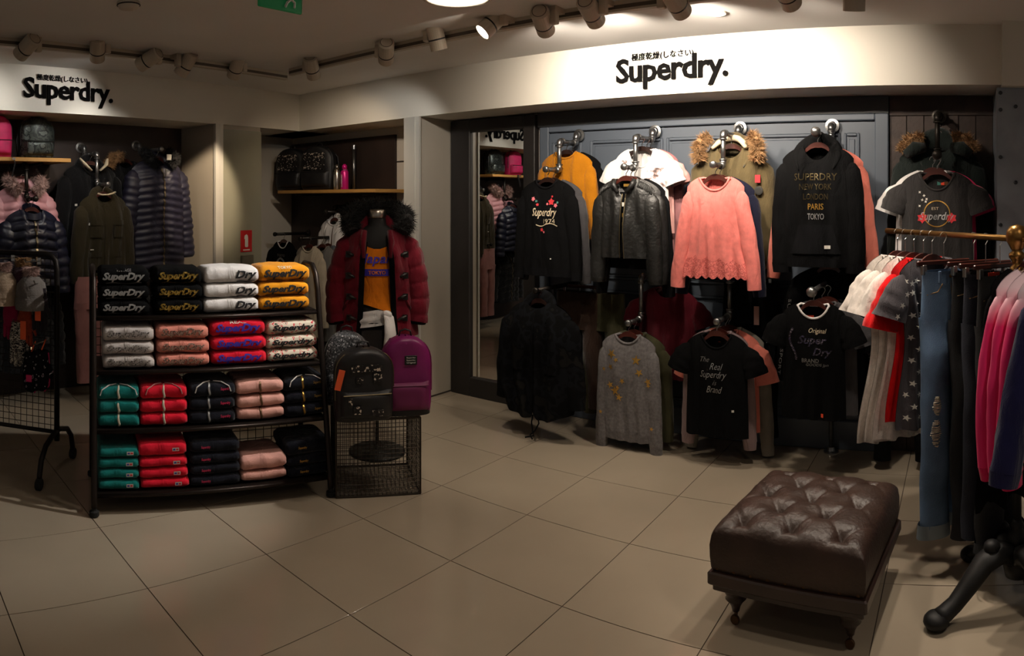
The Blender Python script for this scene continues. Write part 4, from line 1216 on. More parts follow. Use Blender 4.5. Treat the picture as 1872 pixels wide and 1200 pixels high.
def stack(shelf, x0, x1, n, m, what, spot, grp, hs=.088, top=None, deco=None, name='folded_sweatshirt', cat='sweatshirt', d=.30, lean=0.0, mats=None):
    z = SHZ[shelf]; b = yf(z) + .03
    xa, xb = stand_x(x0, b), stand_x(x1, b)
    w = (xb - xa) * .985; xc = (xa + xb) / 2
    zz = z
    for i in range(n):
        k = n - 1 - i                                  # 0 = top
        h = (top or hs * 1.12) if k == 0 else hs
        jit = .008 * nz(i * 3.3, x0 * .1) + lean * i
        p = ST + SEX * (xc + jit) + SEY * (b + d / 2 + .006 * i)
        lab = '%s folded %s %s' % (ORD[n][k], what, spot)
        r = empty(name, (p.x, p.y, zz), SRZ + .03 * nz(i * 5.1, x0), lab, cat, grp)
        folded_geo(w, d, h, x0 * .01 + i).build('fold', mats[i] if mats else m, r, True)
        if deco: deco(r, w, d, h, k)
        zz += h * .94
def lettered(body, mm, fw=.86, fh=.55, x0=0.0, shear=.3, bold=.004, zc=.47, sub=None, extra=None):
    def fn(r, w, d, h, k):
        def put(vs, fs, name, mat_):
            vs, fs = cut_up(vs, fs, .018)
            MB().add([(x, nose_y(z, d, h) - .0035 + y, z) for x, y, z in vs], fs).build(name, mat_, r)
        vs, fs = text_mesh(body, .1, 0, shear, bold, .95, (w * fw, h * fh))
        put([(x + x0 * w, y, z + h * zc) for x, y, z in vs], fs, 'lettering', mm)
        v2, f2 = stroke([(-w * fw * .42 + w * fw * .84 * i / 8 + x0 * w, h * (zc - .34) + .003 * sin(i)) for i in range(9)], .0028)
        put(v2, f2, 'underline', mm)
        if sub and k == 0:
            vs, fs = text_mesh(sub[0], .1, 0, 0, .001, 1, (w * sub[2], .014)); put([(x, y, z + h * .86) for x, y, z in vs], fs, 'small_print', sub[1])
    return fn
def zipped(zm, cord=None, logo=None):
    def fn(r, w, d, h, k):
        zx = 0.0 if not logo else -.02
        pts = [(zx + .003 * sin(z * 90), nose_y(z, d, h) - .001, z) for z in [h * (.06 + .88 * i / 9) for i in range(10)]]
        MB().tube(pts, .006, 6, flat=.6).build('zip', zm, r)
        if cord and (k == 0):
            for sx in (-1, 1):
                MB().tube([(sx * .01, -d / 2 + .05, h * .99), (sx * .05, -d / 2 + .022, h * .99), (sx * .09, nose_y(h * .75, d, h) - .004, h * .75), (sx * .10, nose_y(h * .4, d, h) - .005, h * .4)], .0035, 5).build('drawcord', cord, r)
        if logo:
            vs, fs = text_mesh('Superdry', .1, 0, .1, .001, 1, (.055, .02))
            vs, fs = cut_up(vs, fs, .018)
            MB().add([(x + w * .28, nose_y(z + h * .55, d, h) - .003, z + h * .55) for x, y, z in vs], fs).build('logo', logo, r)
    return fn
def tagged(mm, x=.27, w_=.036, h_=.018, body=None):
    def fn(r, w, d, h, k):
        zc = h * .5
        if body:
            vs, fs = text_mesh(body, .1, 0, .1, .001, 1, (.05, .018)); vs, fs = cut_up(vs, fs, .018)
            MB().add([(a + w * x, nose_y(c + zc, d, h) - .003, c + zc) for a, b, c in vs], fs).build('logo', mm, r)
            return
        vs = [(-w_ / 2, 0, -h_ / 2), (w_ / 2, 0, -h_ / 2), (w_ / 2, 0, h_ / 2), (-w_ / 2, 0, h_ / 2)]
        o = MB().add([(a + w * x, nose_y(c + zc, d, h) - .003, c + zc) for a, b, c in vs], [(0, 1, 2, 3)]).build('woven_tag', mm, r)
        for q, c_ in ((-.008, M_prBlue), (.008, M_prRed)):
            MB().add([(a * .35 + q + w * x, nose_y(c * .5 + zc, d, h) - .0036, c * .5 + zc) for a, b, c in vs], [(0, 1, 2, 3)]).build('tag_print', c_, o)
    return fn
TEAL = fabric('teal', (18, 110, 106)); RED = fabric('bright red', (216, 26, 50)); NVB = fabric('blue black', (18, 19, 28)); BLUSH = fabric('blush pink', (214, 158, 146))
LGREY = fabric('pale grey', (196, 188, 184)); PEACH = fabric('peach pink', (222, 140, 124)); FOLK = BK
FLOR = spots_mat('cream floral print', (226, 214, 196), [(.42, (226, 214, 196)), (.56, (204, 70, 76)), (.62, (226, 214, 196)), (.70, (70, 84, 70)), (.75, (206, 160, 90))], 34, detail=1)
M_seqS = spots_mat('silver sequin lettering', (120, 112, 110), [(.3, (190, 184, 178)), (.6, (90, 84, 84)), (.8, (226, 220, 214))], 260, .3, .7, kind='vor', glitter=True)
M_seqR = spots_mat('rose sequin lettering', (140, 104, 92), [(.3, (200, 160, 146)), (.6, (110, 80, 70)), (.8, (226, 200, 180))], 260, .3, .7, kind='vor', glitter=True)
M_seqG = spots_mat('gold sequin lettering', (150, 116, 44), [(.3, (210, 170, 70)), (.6, (90, 70, 30)), (.8, (240, 214, 130))], 260, .3, .8, kind='vor', glitter=True)
M_inkK = mat('black flock print', (22, 20, 22), .8); M_inkB = mat('violet blue print', (60, 44, 168), .6)
G1 = 'folded sweatshirts on the upper shelves'; G2 = 'folded hoodies and joggers on the lower shelves'
stack(0, 180, 274, 3, FOLK, 'black sweatshirt with silver name', 'on the top shelf', G1, deco=lettered('SuperDry', M_foilS, .84, sub=('VINTAGE', M_foilS, .3)))
stack(0, 284, 371, 3, FOLK, 'black sweatshirt with gold sequin name', 'on the top shelf', G1, deco=lettered('SuperDry', M_seqG, .86), mats=[FOLK, FOLK, FOLK])
stack(0, 374, 474, 3, WH, 'white sweatshirt with black name', 'on the top shelf', G1, deco=lettered('Dry', M_inkK, .40, .62, .26))
stack(0, 475, 567, 3, fabric('mustard', (222, 146, 28)), 'mustard sweatshirt with black name', 'on the top shelf', G1, deco=lettered('SuperDry', M_inkK, .88, .58, sub=('TOKYO', M_prW, .28)))
stack(1, 188, 283, 3, LGREY, 'pale grey sweatshirt with sequin name', 'on the second shelf', G1, deco=lettered('SuperDry', M_seqS, .86, .62), hs=.078)
stack(1, 287, 383, 3, PEACH, 'peach sweatshirt with sequin name', 'on the second shelf', G1, deco=lettered('SuperDry', M_seqR, .84, .6), hs=.08)
stack(1, 387, 487, 3, RED, 'red sweatshirt with violet name', 'on the second shelf', G1, deco=lettered('SuperDry', M_inkB, .84, .6, sub=('REAL', M_prW, .3)), hs=.085)
stack(1, 490, 582, 3, FLOR, 'floral sweatshirt with black name', 'on the second shelf', G1, deco=lettered('Superdry', M_inkK, .84, .5), hs=.08)
M_zipW = mat('cream zip', (206, 196, 176), .6); M_zipD = mat('bronze zip', (110, 84, 60), .4, .6); M_zipG = mat('gold zip', (196, 150, 70), .35, .8)
CORD = fabric('white cord', (210, 204, 200)); CORDP = fabric('dusty cord', (190, 130, 130))
stack(2, 179, 255, 3, TEAL, 'teal zip hoodie', 'on the third shelf', G2, deco=zipped(M_zipW, CORD), hs=.075, name='folded_hoodie', cat='hoodie')
stack(2, 257, 344, 3, RED, 'red zip hoodie', 'on the third shelf', G2, deco=zipped(M_zipW, CORDP), hs=.075, name='folded_hoodie', cat='hoodie')
stack(2, 347, 431, 3, NVB, 'navy zip hoodie with pink logo', 'on the third shelf', G2, deco=zipped(M_foilS, CORD, mat('pink logo', (226, 50, 96), .6)), hs=.075, name='folded_hoodie', cat='hoodie')
stack(2, 434, 520, 3, BLUSH, 'blush pink zip hoodie', 'on the third shelf', G2, deco=zipped(M_zipD), hs=.075, name='folded_hoodie', cat='hoodie')
stack(2, 523, 600, 3, NVB, 'black zip hoodie with gold logo', 'on the third shelf', G2, deco=zipped(M_zipG, CORD, M_foilG), hs=.075, name='folded_hoodie', cat='hoodie')
M_wt = mat('white woven tag', (214, 206, 196), .8)
stack(3, 180, 255, 4, TEAL, 'teal jogging bottoms with white tag', 'on the lowest shelf', G2, deco=tagged(M_wt), hs=.058, top=.06, name='folded_joggers', cat='joggers')
stack(3, 258, 347, 4, RED, 'red jogging bottoms with white tag', 'on the lowest shelf', G2, deco=tagged(M_wt), hs=.058, top=.085, name='folded_joggers', cat='joggers', lean=-.004)
stack(3, 349, 440, 4, NVB, 'navy jogging bottoms with pink logo', 'on the lowest shelf', G2, deco=tagged(mat('pink logo', (226, 50, 96), .6), -.2, body='Superdry'), hs=.06, top=.075, name='folded_joggers', cat='joggers')
stack(3, 442, 525, 2, BLUSH, 'blush pink jogging bottoms', 'on the lowest shelf', G2, hs=.062, top=.085, name='folded_joggers', cat='joggers')
stack(3, 527, 608, 3, NVB, 'black jogging bottoms with gold logo', 'on the lowest shelf', G2, deco=tagged(M_foilG, -.15, body='Superdry'), hs=.06, top=.09, name='folded_joggers', cat='joggers')
# strip of packing cords lying under the stand
# ================================================================== backpacks
def backpack(loc, rz, label, m, w=.28, h=.40, d=.15, pocket=None, strap=None, patch=None, seed=0, group=None, tilt=0.0, bottom=None, piping=None, tagm=None):
    t = empty('backpack', loc, rz, label, 'backpack', group)
    t.rotation_euler = (tilt, 0, rz)
    strap = strap or m; pocket = pocket or m
    def prof(z):                                     # half width against height: flat base, domed top
        q = clampf(z / h, 0, 1)
        return (w / 2) * ((1 - max(0, (q - .62) / .38) ** 2.6) ** .5 if q > .62 else 1.0) * (.94 + .06 * min(1, q * 6))
    def fn(a, v):
        an = 2 * pi * a; q = v
        z = h * (1 - cos(pi * q)) / 2
        hw = max(.004, prof(z)); e = 2 / 3.2
        edge = min(1.0, sin(pi * q) * 2.4 + .05) ** .5
        c, s = cos(an), sin(an)
        x = hw * math.copysign(abs(c) ** e, c); y = d / 2 * edge * math.copysign(abs(s) ** e, s)
        f = .010 * nz(x * 9 + seed, z * 9, y * 4)
        return (x, y + f, z)
    MB().grid(fn, 30, 22, wrap=True).build('main_compartment', m, t, True)
    def pk(a, v):
        x = (a - .5) * w * .86; z = h * (.07 + .37 * v)
        e = max(0, (1 - abs(2 * a - 1) ** 4) * (1 - abs(2 * v - 1) ** 5)) ** .5
        return (x, -d / 2 + .012 - .050 * e + .004 * nz(x * 15, z * 15, seed), z)
    po = MB().grid(pk, 20, 14).build('front_pocket', pocket, t, True)
    MB().tube([(x * w * .40, -d / 2 - .026 - .004 * (1 - x * x), h * .405) for x in (-1, -.7, -.35, 0, .35, .7, 1)], .0035, 5).build('pocket_zip', piping or M_zip, po)
    # main zip over the dome
    pts = []
    for i in range(25):
        q = -1 + 2 * i / 24; ang = pi * (.5 - q * .5)
        z = h * (.30 + .69 * (1 - abs(q) ** 2.4)) if abs(q) < 1 else h * .30
        x = math.copysign(prof(min(z, h * .985)) * .985, q) if abs(q) > .35 else q / .35 * prof(h * .985 * (1 - .012)) * .985
        pts.append((x, -d * .20, z))
    MB().tube(pts, .005, 6).build('main_zip', piping or M_zip, t)
    MB().tube([(-.035, .01, h * .985), (-.03, .01, h * 1.05), (0, .01, h * 1.075), (.03, .01, h * 1.05), (.035, .01, h * .985)], .009, 8, flat=.6).build('grab_handle', strap, t, True)
    for sx in (-1, 1):
        MB().tube([(sx * w * .25, d / 2 - .01, h * .93), (sx * w * .34, d / 2 + .05, h * .75), (sx * w * .38, d / 2 + .05, h * .45), (sx * w * .42, d / 2, h * .12)], [.014, .022, .02, .01], 8, flat=.4).build('shoulder_strap', strap, t, True)
    if bottom: MB().grid(lambda a, v: (lambda an: (w * .475 * math.copysign(abs(cos(an)) ** .62, cos(an)), (d / 2 + .004) * math.copysign(abs(sin(an)) ** .62, sin(an)), h * (.01 + .10 * v)))(2 * pi * a), 30, 4, wrap=True).build('base_panel', bottom, t, True)
    if patch:
        o = MB().box((patch[0] - .035, -d / 2 - .004, patch[1] - .026), (patch[0] + .035, -d / 2 + .004, patch[1] + .026), bev=.002).build('logo_patch', mat('black patch', (16, 16, 16), .6), t)
        for k in range(3):
            vs, fs = text_mesh(('Superdry', 'Superdry', 'Original')[k], .02, 0, 0, .0004, 1, (.05, .010))
            MB().add([(x + patch[0], y - d / 2 - .0048, z + patch[1] + .014 - .014 * k) for x, y, z in vs], fs).build('patch_lettering', M_prW, o)
    if tagm:
        MB().box((-.017, -.002, -.055), (.017, .002, .055)).build('swing_tag', tagm, t, loc=(-w * .46, -d / 2 - .02, h * .62)).rotation_euler = (0, .25, 0)
    return t
SEQ = spots_mat('grey glitter fabric', (86, 88, 92), [(.35, (60, 62, 66)), (.62, (130, 132, 136)), (.93, (230, 230, 236))], 150, .45, .35, kind='vor', glitter=True)
SEQK = spots_mat('black sequin fabric', (26, 25, 26), [(.5, (54, 50, 48)), (.75, (24, 24, 24)), (.86, (220, 206, 190))], 110, .35, .3, kind='vor', glitter=True)
CAMS = spots_mat('dark sequin camouflage', (44, 50, 48), [(.42, (64, 70, 66)), (.52, (36, 40, 40)), (.6, (92, 98, 94))], 16, .35, .5, glitter=True)
NYL = mat('black nylon', (24, 23, 24), .5, vary=.2, vscale=9, bump=.2, bscale=40)
MAG = mat('magenta nylon', (122, 24, 92), .42, vary=.12, vscale=7, bump=.15, bscale=20)
MAGP = mat('magenta pocket', (108, 22, 76), .55, vary=.12)
PINKB = mat('hot pink bag fabric', (196, 30, 92), .6, vary=.2, vscale=14)
M_tago = mat('orange swing tag', (240, 96, 48), .6)
# wire cube with three bags
CU = Vector((-.735, 3.8475, 0)); CRZ = math.atan2(.145, .446); CW = .47
cu = empty('wire_cube', CU, CRZ, 'square wire mesh display cube standing on the tiles', 'display cube', None)
for x in (-CW / 2, CW / 2):
    for y in (0, .45):
        MB().tube([(x, y, .006), (x, y, .43)], .006, 6).build('corner_rod', M_wirem, cu)
for z in (.006, .43):
    MB().tube([(-CW / 2, 0, z), (CW / 2, 0, z), (CW / 2, .45, z), (-CW / 2, .45, z)], .006, 6, closed=True).build('edge_frame', M_wirem, cu)
def mesh_panel(o, ex, ey, w, h, step=.0235, r=.0016):
    b = MB(); o, ex, ey = Vector(o), Vector(ex), Vector(ey)
    n = int(w / step)
    for k in range(1, n): b.tube([o + ex * (w * k / n), o + ex * (w * k / n) + ey * h], r, 4, caps=False)
    n = int(h / step)
    for k in range(1, n): b.tube([o + ey * (h * k / n), o + ey * (h * k / n) + ex * w], r, 4, caps=False)
    return b
for o, ex, ey, w_, h2 in (((-CW / 2, 0, 0), (1, 0, 0), (0, 0, 1), CW, .43), ((-CW / 2, .45, 0), (1, 0, 0), (0, 0, 1), CW, .43), ((-CW / 2, 0, 0), (0, 1, 0), (0, 0, 1), .45, .43),
                          ((CW / 2, 0, 0), (0, 1, 0), (0, 0, 1), .45, .43), ((-CW / 2, 0, .43), (1, 0, 0), (0, 1, 0), CW, .45), ((-CW / 2, 0, .006), (1, 0, 0), (0, 1, 0), CW, .45)):
    tag(mesh_panel(o, ex, ey, w_, h2).build('wire_mesh', M_wirem, cu), kind='stuff')
def on_ray(px, r):
    th = (px - 936.0) / F
    return Vector((sin(th) * r, cos(th) * r, 0))
GB = 'backpacks piled on the wire cube'
p = on_ray(634, 4.20); backpack((p.x, p.y, .437), CRZ + .05, 'grey glitter backpack standing behind the black one', SEQ, .27, .43, .15, seed=1, group=GB, strap=NYL, piping=NYL, pocket=SEQ)
p = on_ray(664, 3.90); bp1 = backpack((p.x, p.y, .437), CRZ + .12, 'black backpack with sequin patches and orange tag', NYL, .33, .40, .17, seed=2, group=GB, tagm=M_tago, pocket=NYL)
for x, z, w_, h2 in ((0, .30, .17, .035), (.06, .245, .05, .05), (-.04, .235, .04, .03), (-.10, .13, .02, .05), (-.06, .09, .05, .04), (.05, .07, .06, .03)):
    MB().box((x - w_ / 2, -.142 if z < .16 else -.092, z - h2 / 2), (x + w_ / 2, -.134 if z < .16 else -.082, z + h2 / 2)).build('sequin_patch', SEQK, bp1)
p = on_ray(741, 4.02); backpack((p.x, p.y, .437), CRZ - .02, 'magenta backpack with black name patch', MAG, .29, .44, .16, seed=3, group=GB, pocket=MAGP, patch=(.02, .315), bottom=NYL, strap=NYL, piping=MAGP)

# ================================================================== mannequin in the burgundy coat
MP = Vector((-.875, 4.53, 0)); MRZ = math.atan2(.16, .85) * 1.0
mq = empty('mannequin', MP, MRZ, 'black torso mannequin with steel neck cap on a round base', 'mannequin')
M_chr = mat('brushed steel', (190, 182, 172), .28, 1.0); M_mq = mat('black mannequin cloth', (16, 15, 16), .7)
MB().lathe([(.185, 0), (.185, .012), (.17, .02), (.03, .03), (.02, .05)], 36).build('base_plate', mat('dark iron', (44, 44, 42), .4, .7), mq, True)
MB().tube([(0, 0, .04), (0, 0, .66)], .012, 12).build('pole', M_chr, mq, True)
def trunk(a, v):
    z = .62 + .92 * v; an = 2 * pi * a
    hw = lerp_list([(.62, .10), (.72, .155), (.86, .175), (1.02, .135), (1.2, .155), (1.36, .175), (1.44, .15), (1.475, .06), (1.54, .055)], z)
    dp = lerp_list([(.62, .08), (.72, .11), (.86, .115), (1.02, .085), (1.2, .105), (1.36, .09), (1.44, .07), (1.475, .052), (1.54, .05)], z)
    return (hw * cos(an), dp * sin(an), z)
b = MB().grid(trunk, 28, 34, wrap=True); b.f.append(tuple(range(27, -1, -1)))
b.build('torso', M_mq, mq, True)
MB().lathe([(.056, 1.53), (.058, 1.535), (.058, 1.575), (.05, 1.585), (.001, 1.588)], 24).build('neck_cap', M_chr, mq, True)
# tank top with print
ORG = fabric('orange jersey', (232, 128, 26))
tk = empty('tank_top', MP, MRZ, 'orange tank top with violet print on the mannequin', 'top')
def tankfn(grow):
    def fn(a, v):
        z = 1.40 - .47 * v; an = 2 * pi * a
        top = 1.40 - (.07 * max(0, -sin(an)) ** 2 if True else 0) + .03 * abs(cos(an))
        z = top - (top - .955 + .05 * cos(an) * max(0, -sin(an))) * v
        x, y, _ = trunk(a, clampf((z - .62) / .92, 0, 1))
        k = grow + .03 * v
        return (x * (1 + k) , y * (1 + k) - .012 * max(0, -sin(an)), z)
    return fn
MB().grid(tankfn(.05), 30, 20, wrap=True).build('body', ORG, tk, True)
def mq_front(x, z, off):
    v = clampf((z - .62) / .92, 0, 1); hw = abs(trunk(0, v)[0]) * 1.07; dp = abs(trunk(.25, v)[1]) * 1.07
    return -dp * sqrt(max(0.04, 1 - (x / hw) ** 2)) - .013 - off
for t_, w_, hh, zc, mm in (('Japan', .20, .08, 1.265, M_inkB), ('TOKYO', .11, .024, 1.185, ORG)):
    vs, fs = text_mesh(t_, .1, 0, .25 if hh > .05 else 0, .002, 1, (w_, hh)); vs, fs = cut_up(vs, fs)
    MB().add([(x, mq_front(x, z + zc, .007 if mm is M_inkB else .010), z + zc) for x, y, z in vs], fs).build('lettering', mm, tk)
vs, fs = cut_up([(-.125, 0, -.022), (.125, 0, -.022), (.125, 0, .022), (-.125, 0, .022)], [(0, 1, 2, 3)])
MB().add([(x, mq_front(x, z + 1.185, .006), z + 1.185) for x, y, z in vs], fs).build('print_band', M_inkB, tk)
# white tee knotted round the hips and grey skirt
kn = empty('knotted_shirt', MP, MRZ, 'white shirt knotted around the mannequin hips', 'shirt')
def wrap(a, v):
    an = 2 * pi * a; z = .945 - .10 * v + .03 * cos(an); x, y, _ = trunk(a, clampf((z - .62) / .92, 0, 1))
    f = 1.10 + .03 * sin(v * 14) + .03 * nz(an, v * 3)
    return (x * f, y * f, z)
MB().grid(wrap, 30, 10, wrap=True).build('wrap', WH, kn, True)
MB().tube([(.055, -.13, .93), (.075, -.145, .90), (.085, -.15, .80), (.075, -.15, .70), (.06, -.145, .64)], [.03, .045, .055, .055, .035], 10, flat=.45).build('hanging_sleeve', WH, kn, True)
MB().sphere((.06, -.145, .92), .032, 12, 8, (1.1, .7, .9)).build('knot', WH, kn, True)
sk = empty('skirt', MP, MRZ, 'dark grey skirt on the mannequin below the white shirt', 'skirt')
MB().grid(lambda a, v: (cos(2 * pi * a) * (.165 - .01 * v + .008 * sin(a * 40) * v), sin(2 * pi * a) * (.12 + .008 * sin(a * 40 + 2) * v), .86 - .26 * v), 40, 8, wrap=True).build('skirt_body', fabric('charcoal tweed', (58, 54, 54)), sk, True)
MB().grid(lambda a, v: (cos(2 * pi * a) * .172, sin(2 * pi * a) * .126, .865 - .04 * v), 40, 3, wrap=True).build('waistband', BK, sk, True)
# the coat
COAT = fabric('burgundy quilted coat', (104, 18, 34), vary=.15, vscale=8)
ct_loc = (MP.x, MP.y, 1.50)
g = Garment('duffle_coat', ct_loc, MRZ, 'burgundy quilted duffle coat with black fur hood on the mannequin', 'coat', COAT, L=.73, sh=.205, dep=.165, neck=.085, nf=.12, nb=.0, slope=.40, seed=50, folds=.016,
            w=[(.35, .235), (.75, .25), (1.0, .27)], quilt=.10, qa=.010, opening=lambda v: clampf(.46 + .04 * v, 0, .6), collar_y=.55)
g.sleeves(length=.55, w0=.085, w1=.07, d0=.085, d1=.07, out=.10, bend=.09, seed=51, quilt=.10, qs=.09, fwd=.03, cuff=(BK, .015))
MB().tube([(-.08, -.11, -.05), (-.09, -.13, -.12), (-.085, -.16, -.22)], [.03, .035, .02], 8, flat=.6).build('lapel', COAT, g.root, True)
MB().tube([(.08, -.11, -.05), (.09, -.13, -.12), (.085, -.16, -.22)], [.03, .035, .02], 8, flat=.6).build('lapel', COAT, g.root, True)
TOG = mat('dark horn toggle', (22, 18, 16), .4)
for k in range(4):
    for sx in (-1, 1):
        x = sx * (.165 - .002 * k) ; z = -.20 - .135 * k
        y = g.front_y(x, z, .012)
        q = MB(); q.tube([(x - .028, y, z - .012 * sx), (x, y - .006, z), (x + .028, y, z + .012 * sx)], [.006, .011, .006], 8)
        o = q.build('toggle', TOG, g.root, True)
        MB().box((x + sx * .02 - .016, y + .006, z - .02), (x + sx * .02 + .016, y + .012, z + .02)).build('toggle_patch', TOG, o)
for sx in (-1, 1):
    x = sx * .17; pts = [(x + sx * t_ * .05, g.front_y(x + sx * t_ * .05, -.46 - .10 * t_, .006), -.46 - .10 * t_) for t_ in (0, .5, 1)]
    MB().tube(pts, .008, 6).build('pocket_welt', COAT, g.root, True)
    MB().grid(lambda a, v, sx=sx: (lambda lim: (sx * g.W(-.12 - .61 * v) * lim - sx * .035 * a, g.surf(sx * lim, .16 + .83 * v, True)[1] + .012 * a, g.surf(sx * lim, .16 + .83 * v, True)[2]))(.46 + .04 * (.16 + .83 * v)), 4, 14).build('facing', BK, g.root, True)
fur(g.root, [(-.155, -.07, -.06), (-.19, -.02, .02), (-.155, .05, .075), (-.06, .09, .10), (.06, .09, .10), (.155, .05, .075), (.19, -.02, .02), (.155, -.07, -.06)], .052, FURK, 2600, .042, 5, 'fur_hood_trim')
g.hood(COAT, r=.05, spread=.13, rise=.04, back=.06, name='hood')
# ================================================================== tufted leather ottoman
M_lth = mat('dark brown leather', (54, 38, 31), 0.45, vary=.3, vscale=7, bump=.3, bscale=70, spec=.45)
M_mah = mat('dark mahogany', (44, 28, 22), .4, vary=.25, vscale=10, coat=.2)
M_nail = mat('antique brass nail', (84, 62, 42), .4, .8)
OA, OB, OC_ = Vector((.856, 2.611, 0)), Vector((1.197, 2.305, 0)), Vector((1.572, 2.63, 0))
OX = (OB - OA).normalized(); OY = Vector((-OX.y, OX.x, 0)); OLW, OLD_ = (OB - OA).length, (OC_ - OB).length
OO = OA + OX * (OLW / 2) + OY * (OLD_ / 2)
ORZ = math.atan2(OX.y, OX.x)
ot = empty('ottoman', OO, ORZ, 'square tufted brown leather ottoman on turned legs', 'ottoman')
ow, od = .30, .325
MB().box((-ow - .012, -od - .012, .175), (ow + .012, od + .012, .225), bev=.006).build('plinth', M_mah, ot)
MB().box((-ow + .004, -od + .004, .15), (ow - .004, od - .004, .178), bev=.004).build('apron', M_mah, ot)
btn = []
for j in range(5):
    n_ = 3 if j % 2 == 0 else 2
    for i in range(n_):
        btn.append(((i - (n_ - 1) / 2) * .195, (j - 2) * .125))
def cush_z(x, y):
    ex = max(0, 1 - (abs(x) / ow) ** 6); ey = max(0, 1 - (abs(y) / od) ** 6)
    z = .365 + .068 * (ex * ey) ** .5
    dm = min(hypot(x - a, y - b) for a, b in btn)
    z -= .038 * math.exp(-(dm / .034) ** 1.15)
    # diamond pleats running between buttons
    wx, wy = x + .010 * nz(x * 7, y * 7, 3), y + .010 * nz(x * 7, y * 7, 9)
    s1 = (wx / .195 + wy / .25); s2 = (wx / .195 - wy / .25)
    for s_ in (s1, s2):
        q = abs((s_ + .0) - round(s_ + .0)) if True else 0
        z -= .009 * math.exp(-(q / .045) ** 2) * min(1, ex * ey * 1.6) * (.55 + .6 * abs(nz(x * 6, y * 6, 5)) + .5 * math.exp(-(dm / .06) ** 2))
    return z + .004 * nz(x * 16, y * 16)
N = 72
c = MB()
def cg(a, v):
    x = (2 * a - 1) * ow * .985; y = (2 * v - 1) * od * .985
    return (x, y, cush_z(x, y))
c.grid(cg, N, N)
ring = [(i, 0) for i in range(N)] + [(N - 1, j) for j in range(1, N)] + [(i, N - 1) for i in range(N - 2, -1, -1)] + [(0, j) for j in range(N - 2, 0, -1)]
ids = [j * N + i for i, j in ring]; top_n = len(c.v); m_ = len(ids)
for lv, (zf, bulge) in enumerate(((.93, 1.012), (.7, 1.03), (.4, 1.03), (.12, 1.012), (0, .99))):
    for k, i in enumerate(ids):
        x, y, z = c.v[i]
        wob = 1 + .006 * nz(x * 9, y * 9, zf * 4)
        c.v.append((x * bulge * wob, y * bulge * wob, .222 + (z - .222) * zf))
for lv in range(5):
    for k in range(m_):
        l = (k + 1) % m_
        a0 = ids[k] if lv == 0 else top_n + (lv - 1) * m_ + k; a1_ = ids[l] if lv == 0 else top_n + (lv - 1) * m_ + l
        c.f.append((a0, top_n + lv * m_ + k, top_n + lv * m_ + l, a1_))
c.build('cushion', M_lth, ot, True)
bme = MB().sphere((0, 0, 0), .011, 12, 6, (1, 1, .5)).mesh('button'); bme.materials.append(M_lth)
for x, y in btn: share('button', bme, ot, (x, y, cush_z(x, y) + .004))
nme = MB().sphere((0, 0, 0), .0085, 10, 6, (1, .6, 1)).mesh('nail_head'); nme.materials.append(M_nail)
for k in range(9): share('nail_head', nme, ot, (-ow * .92 + ow * 1.84 * k / 8, -od * .985, .237))
for k in range(9): share('nail_head', nme, ot, (ow * .985, -od * .92 + od * 1.84 * k / 8, .237), pi / 2)
LP = [(.012, .0), (.020, .01), (.014, .03), (.017, .055), (.012, .06)]
for sx in (-1, 1):
    for sy in (-1, 1):
        x, y = sx * OLW / 2, sy * OLD_ / 2
        lg = MB().lathe([(.014, .05), (.019, .07), (.030, .088), (.042, .100), (.034, .110), (.042, .120), (.050, .138), (.044, .160), (.050, .178)], 18, c=(x, y, 0)).build('leg', M_mah, ot, True)
        MB().lathe([(.017, -.007), (.019, -.003), (.019, .003), (.017, .007)], 16, c=(x, y - .008, .0195), mtx=Matrix.Rotation(pi / 2, 4, 'X')).build('caster', M_nail, lg)
        MB().tube([(x, y, .055), (x, y + .004, .04), (x, y - .008, .02)], .007, 6).build('caster_fork', M_nail, lg)

# ================================================================== brass clothes rail on a cast iron pedestal
M_brass = mat('aged brass', (150, 112, 62), .32, .95, vary=.2, vscale=12)
M_iron = mat('black cast iron', (20, 19, 19), .55, .3, vary=.2, vscale=12)
RS0, RD0, RZ_ = .245, 2.89, 1.487
RU = RW.w * -.623 + RW.n * .782                  # along the rail, away from the camera
RX = RW.w * .782 + RW.n * .623                   # across it, to the viewer's right
RROT = math.atan2(RX.y, RX.x)
RP = RW.p(RS0, RD0, 0)
rl = empty('clothes_rail', RP, RROT, 'brass clothes rail with ball finial on a cast iron pedestal', 'clothes rail')
MB().tube([(0, -.62, RZ_), (0, .98, RZ_)], .0135, 14).build('rail', M_brass, rl, True)
MB().lathe([(.012, RZ_ - .20), (.022, RZ_ - .185), (.022, RZ_ - .17), (.014, RZ_ - .16), (.030, RZ_ - .145), (.033, RZ_ - .13), (.028, RZ_ - .115), (.018, RZ_ - .105), (.026, RZ_ - .085), (.034, RZ_ - .075), (.034, RZ_ - .06),
            (.02, RZ_ - .05), (.03, RZ_ - .035), (.043, RZ_ - .01), (.046, RZ_ + .012), (.043, RZ_ + .034), (.03, RZ_ + .052), (.002, RZ_ + .06)], 24).build('ball_finial', M_brass, rl, True)
MB().lathe([(.019, .16), (.019, RZ_ - .19)], 16).build('post', M_iron, rl, True)
MB().lathe([(.05, .11), (.058, .15), (.046, .20), (.03, .22), (.038, .24), (.042, .26), (.036, .28), (.022, .30), (.030, .315), (.022, .33), (.019, .34)], 20).build('post_hub', M_iron, rl, True)
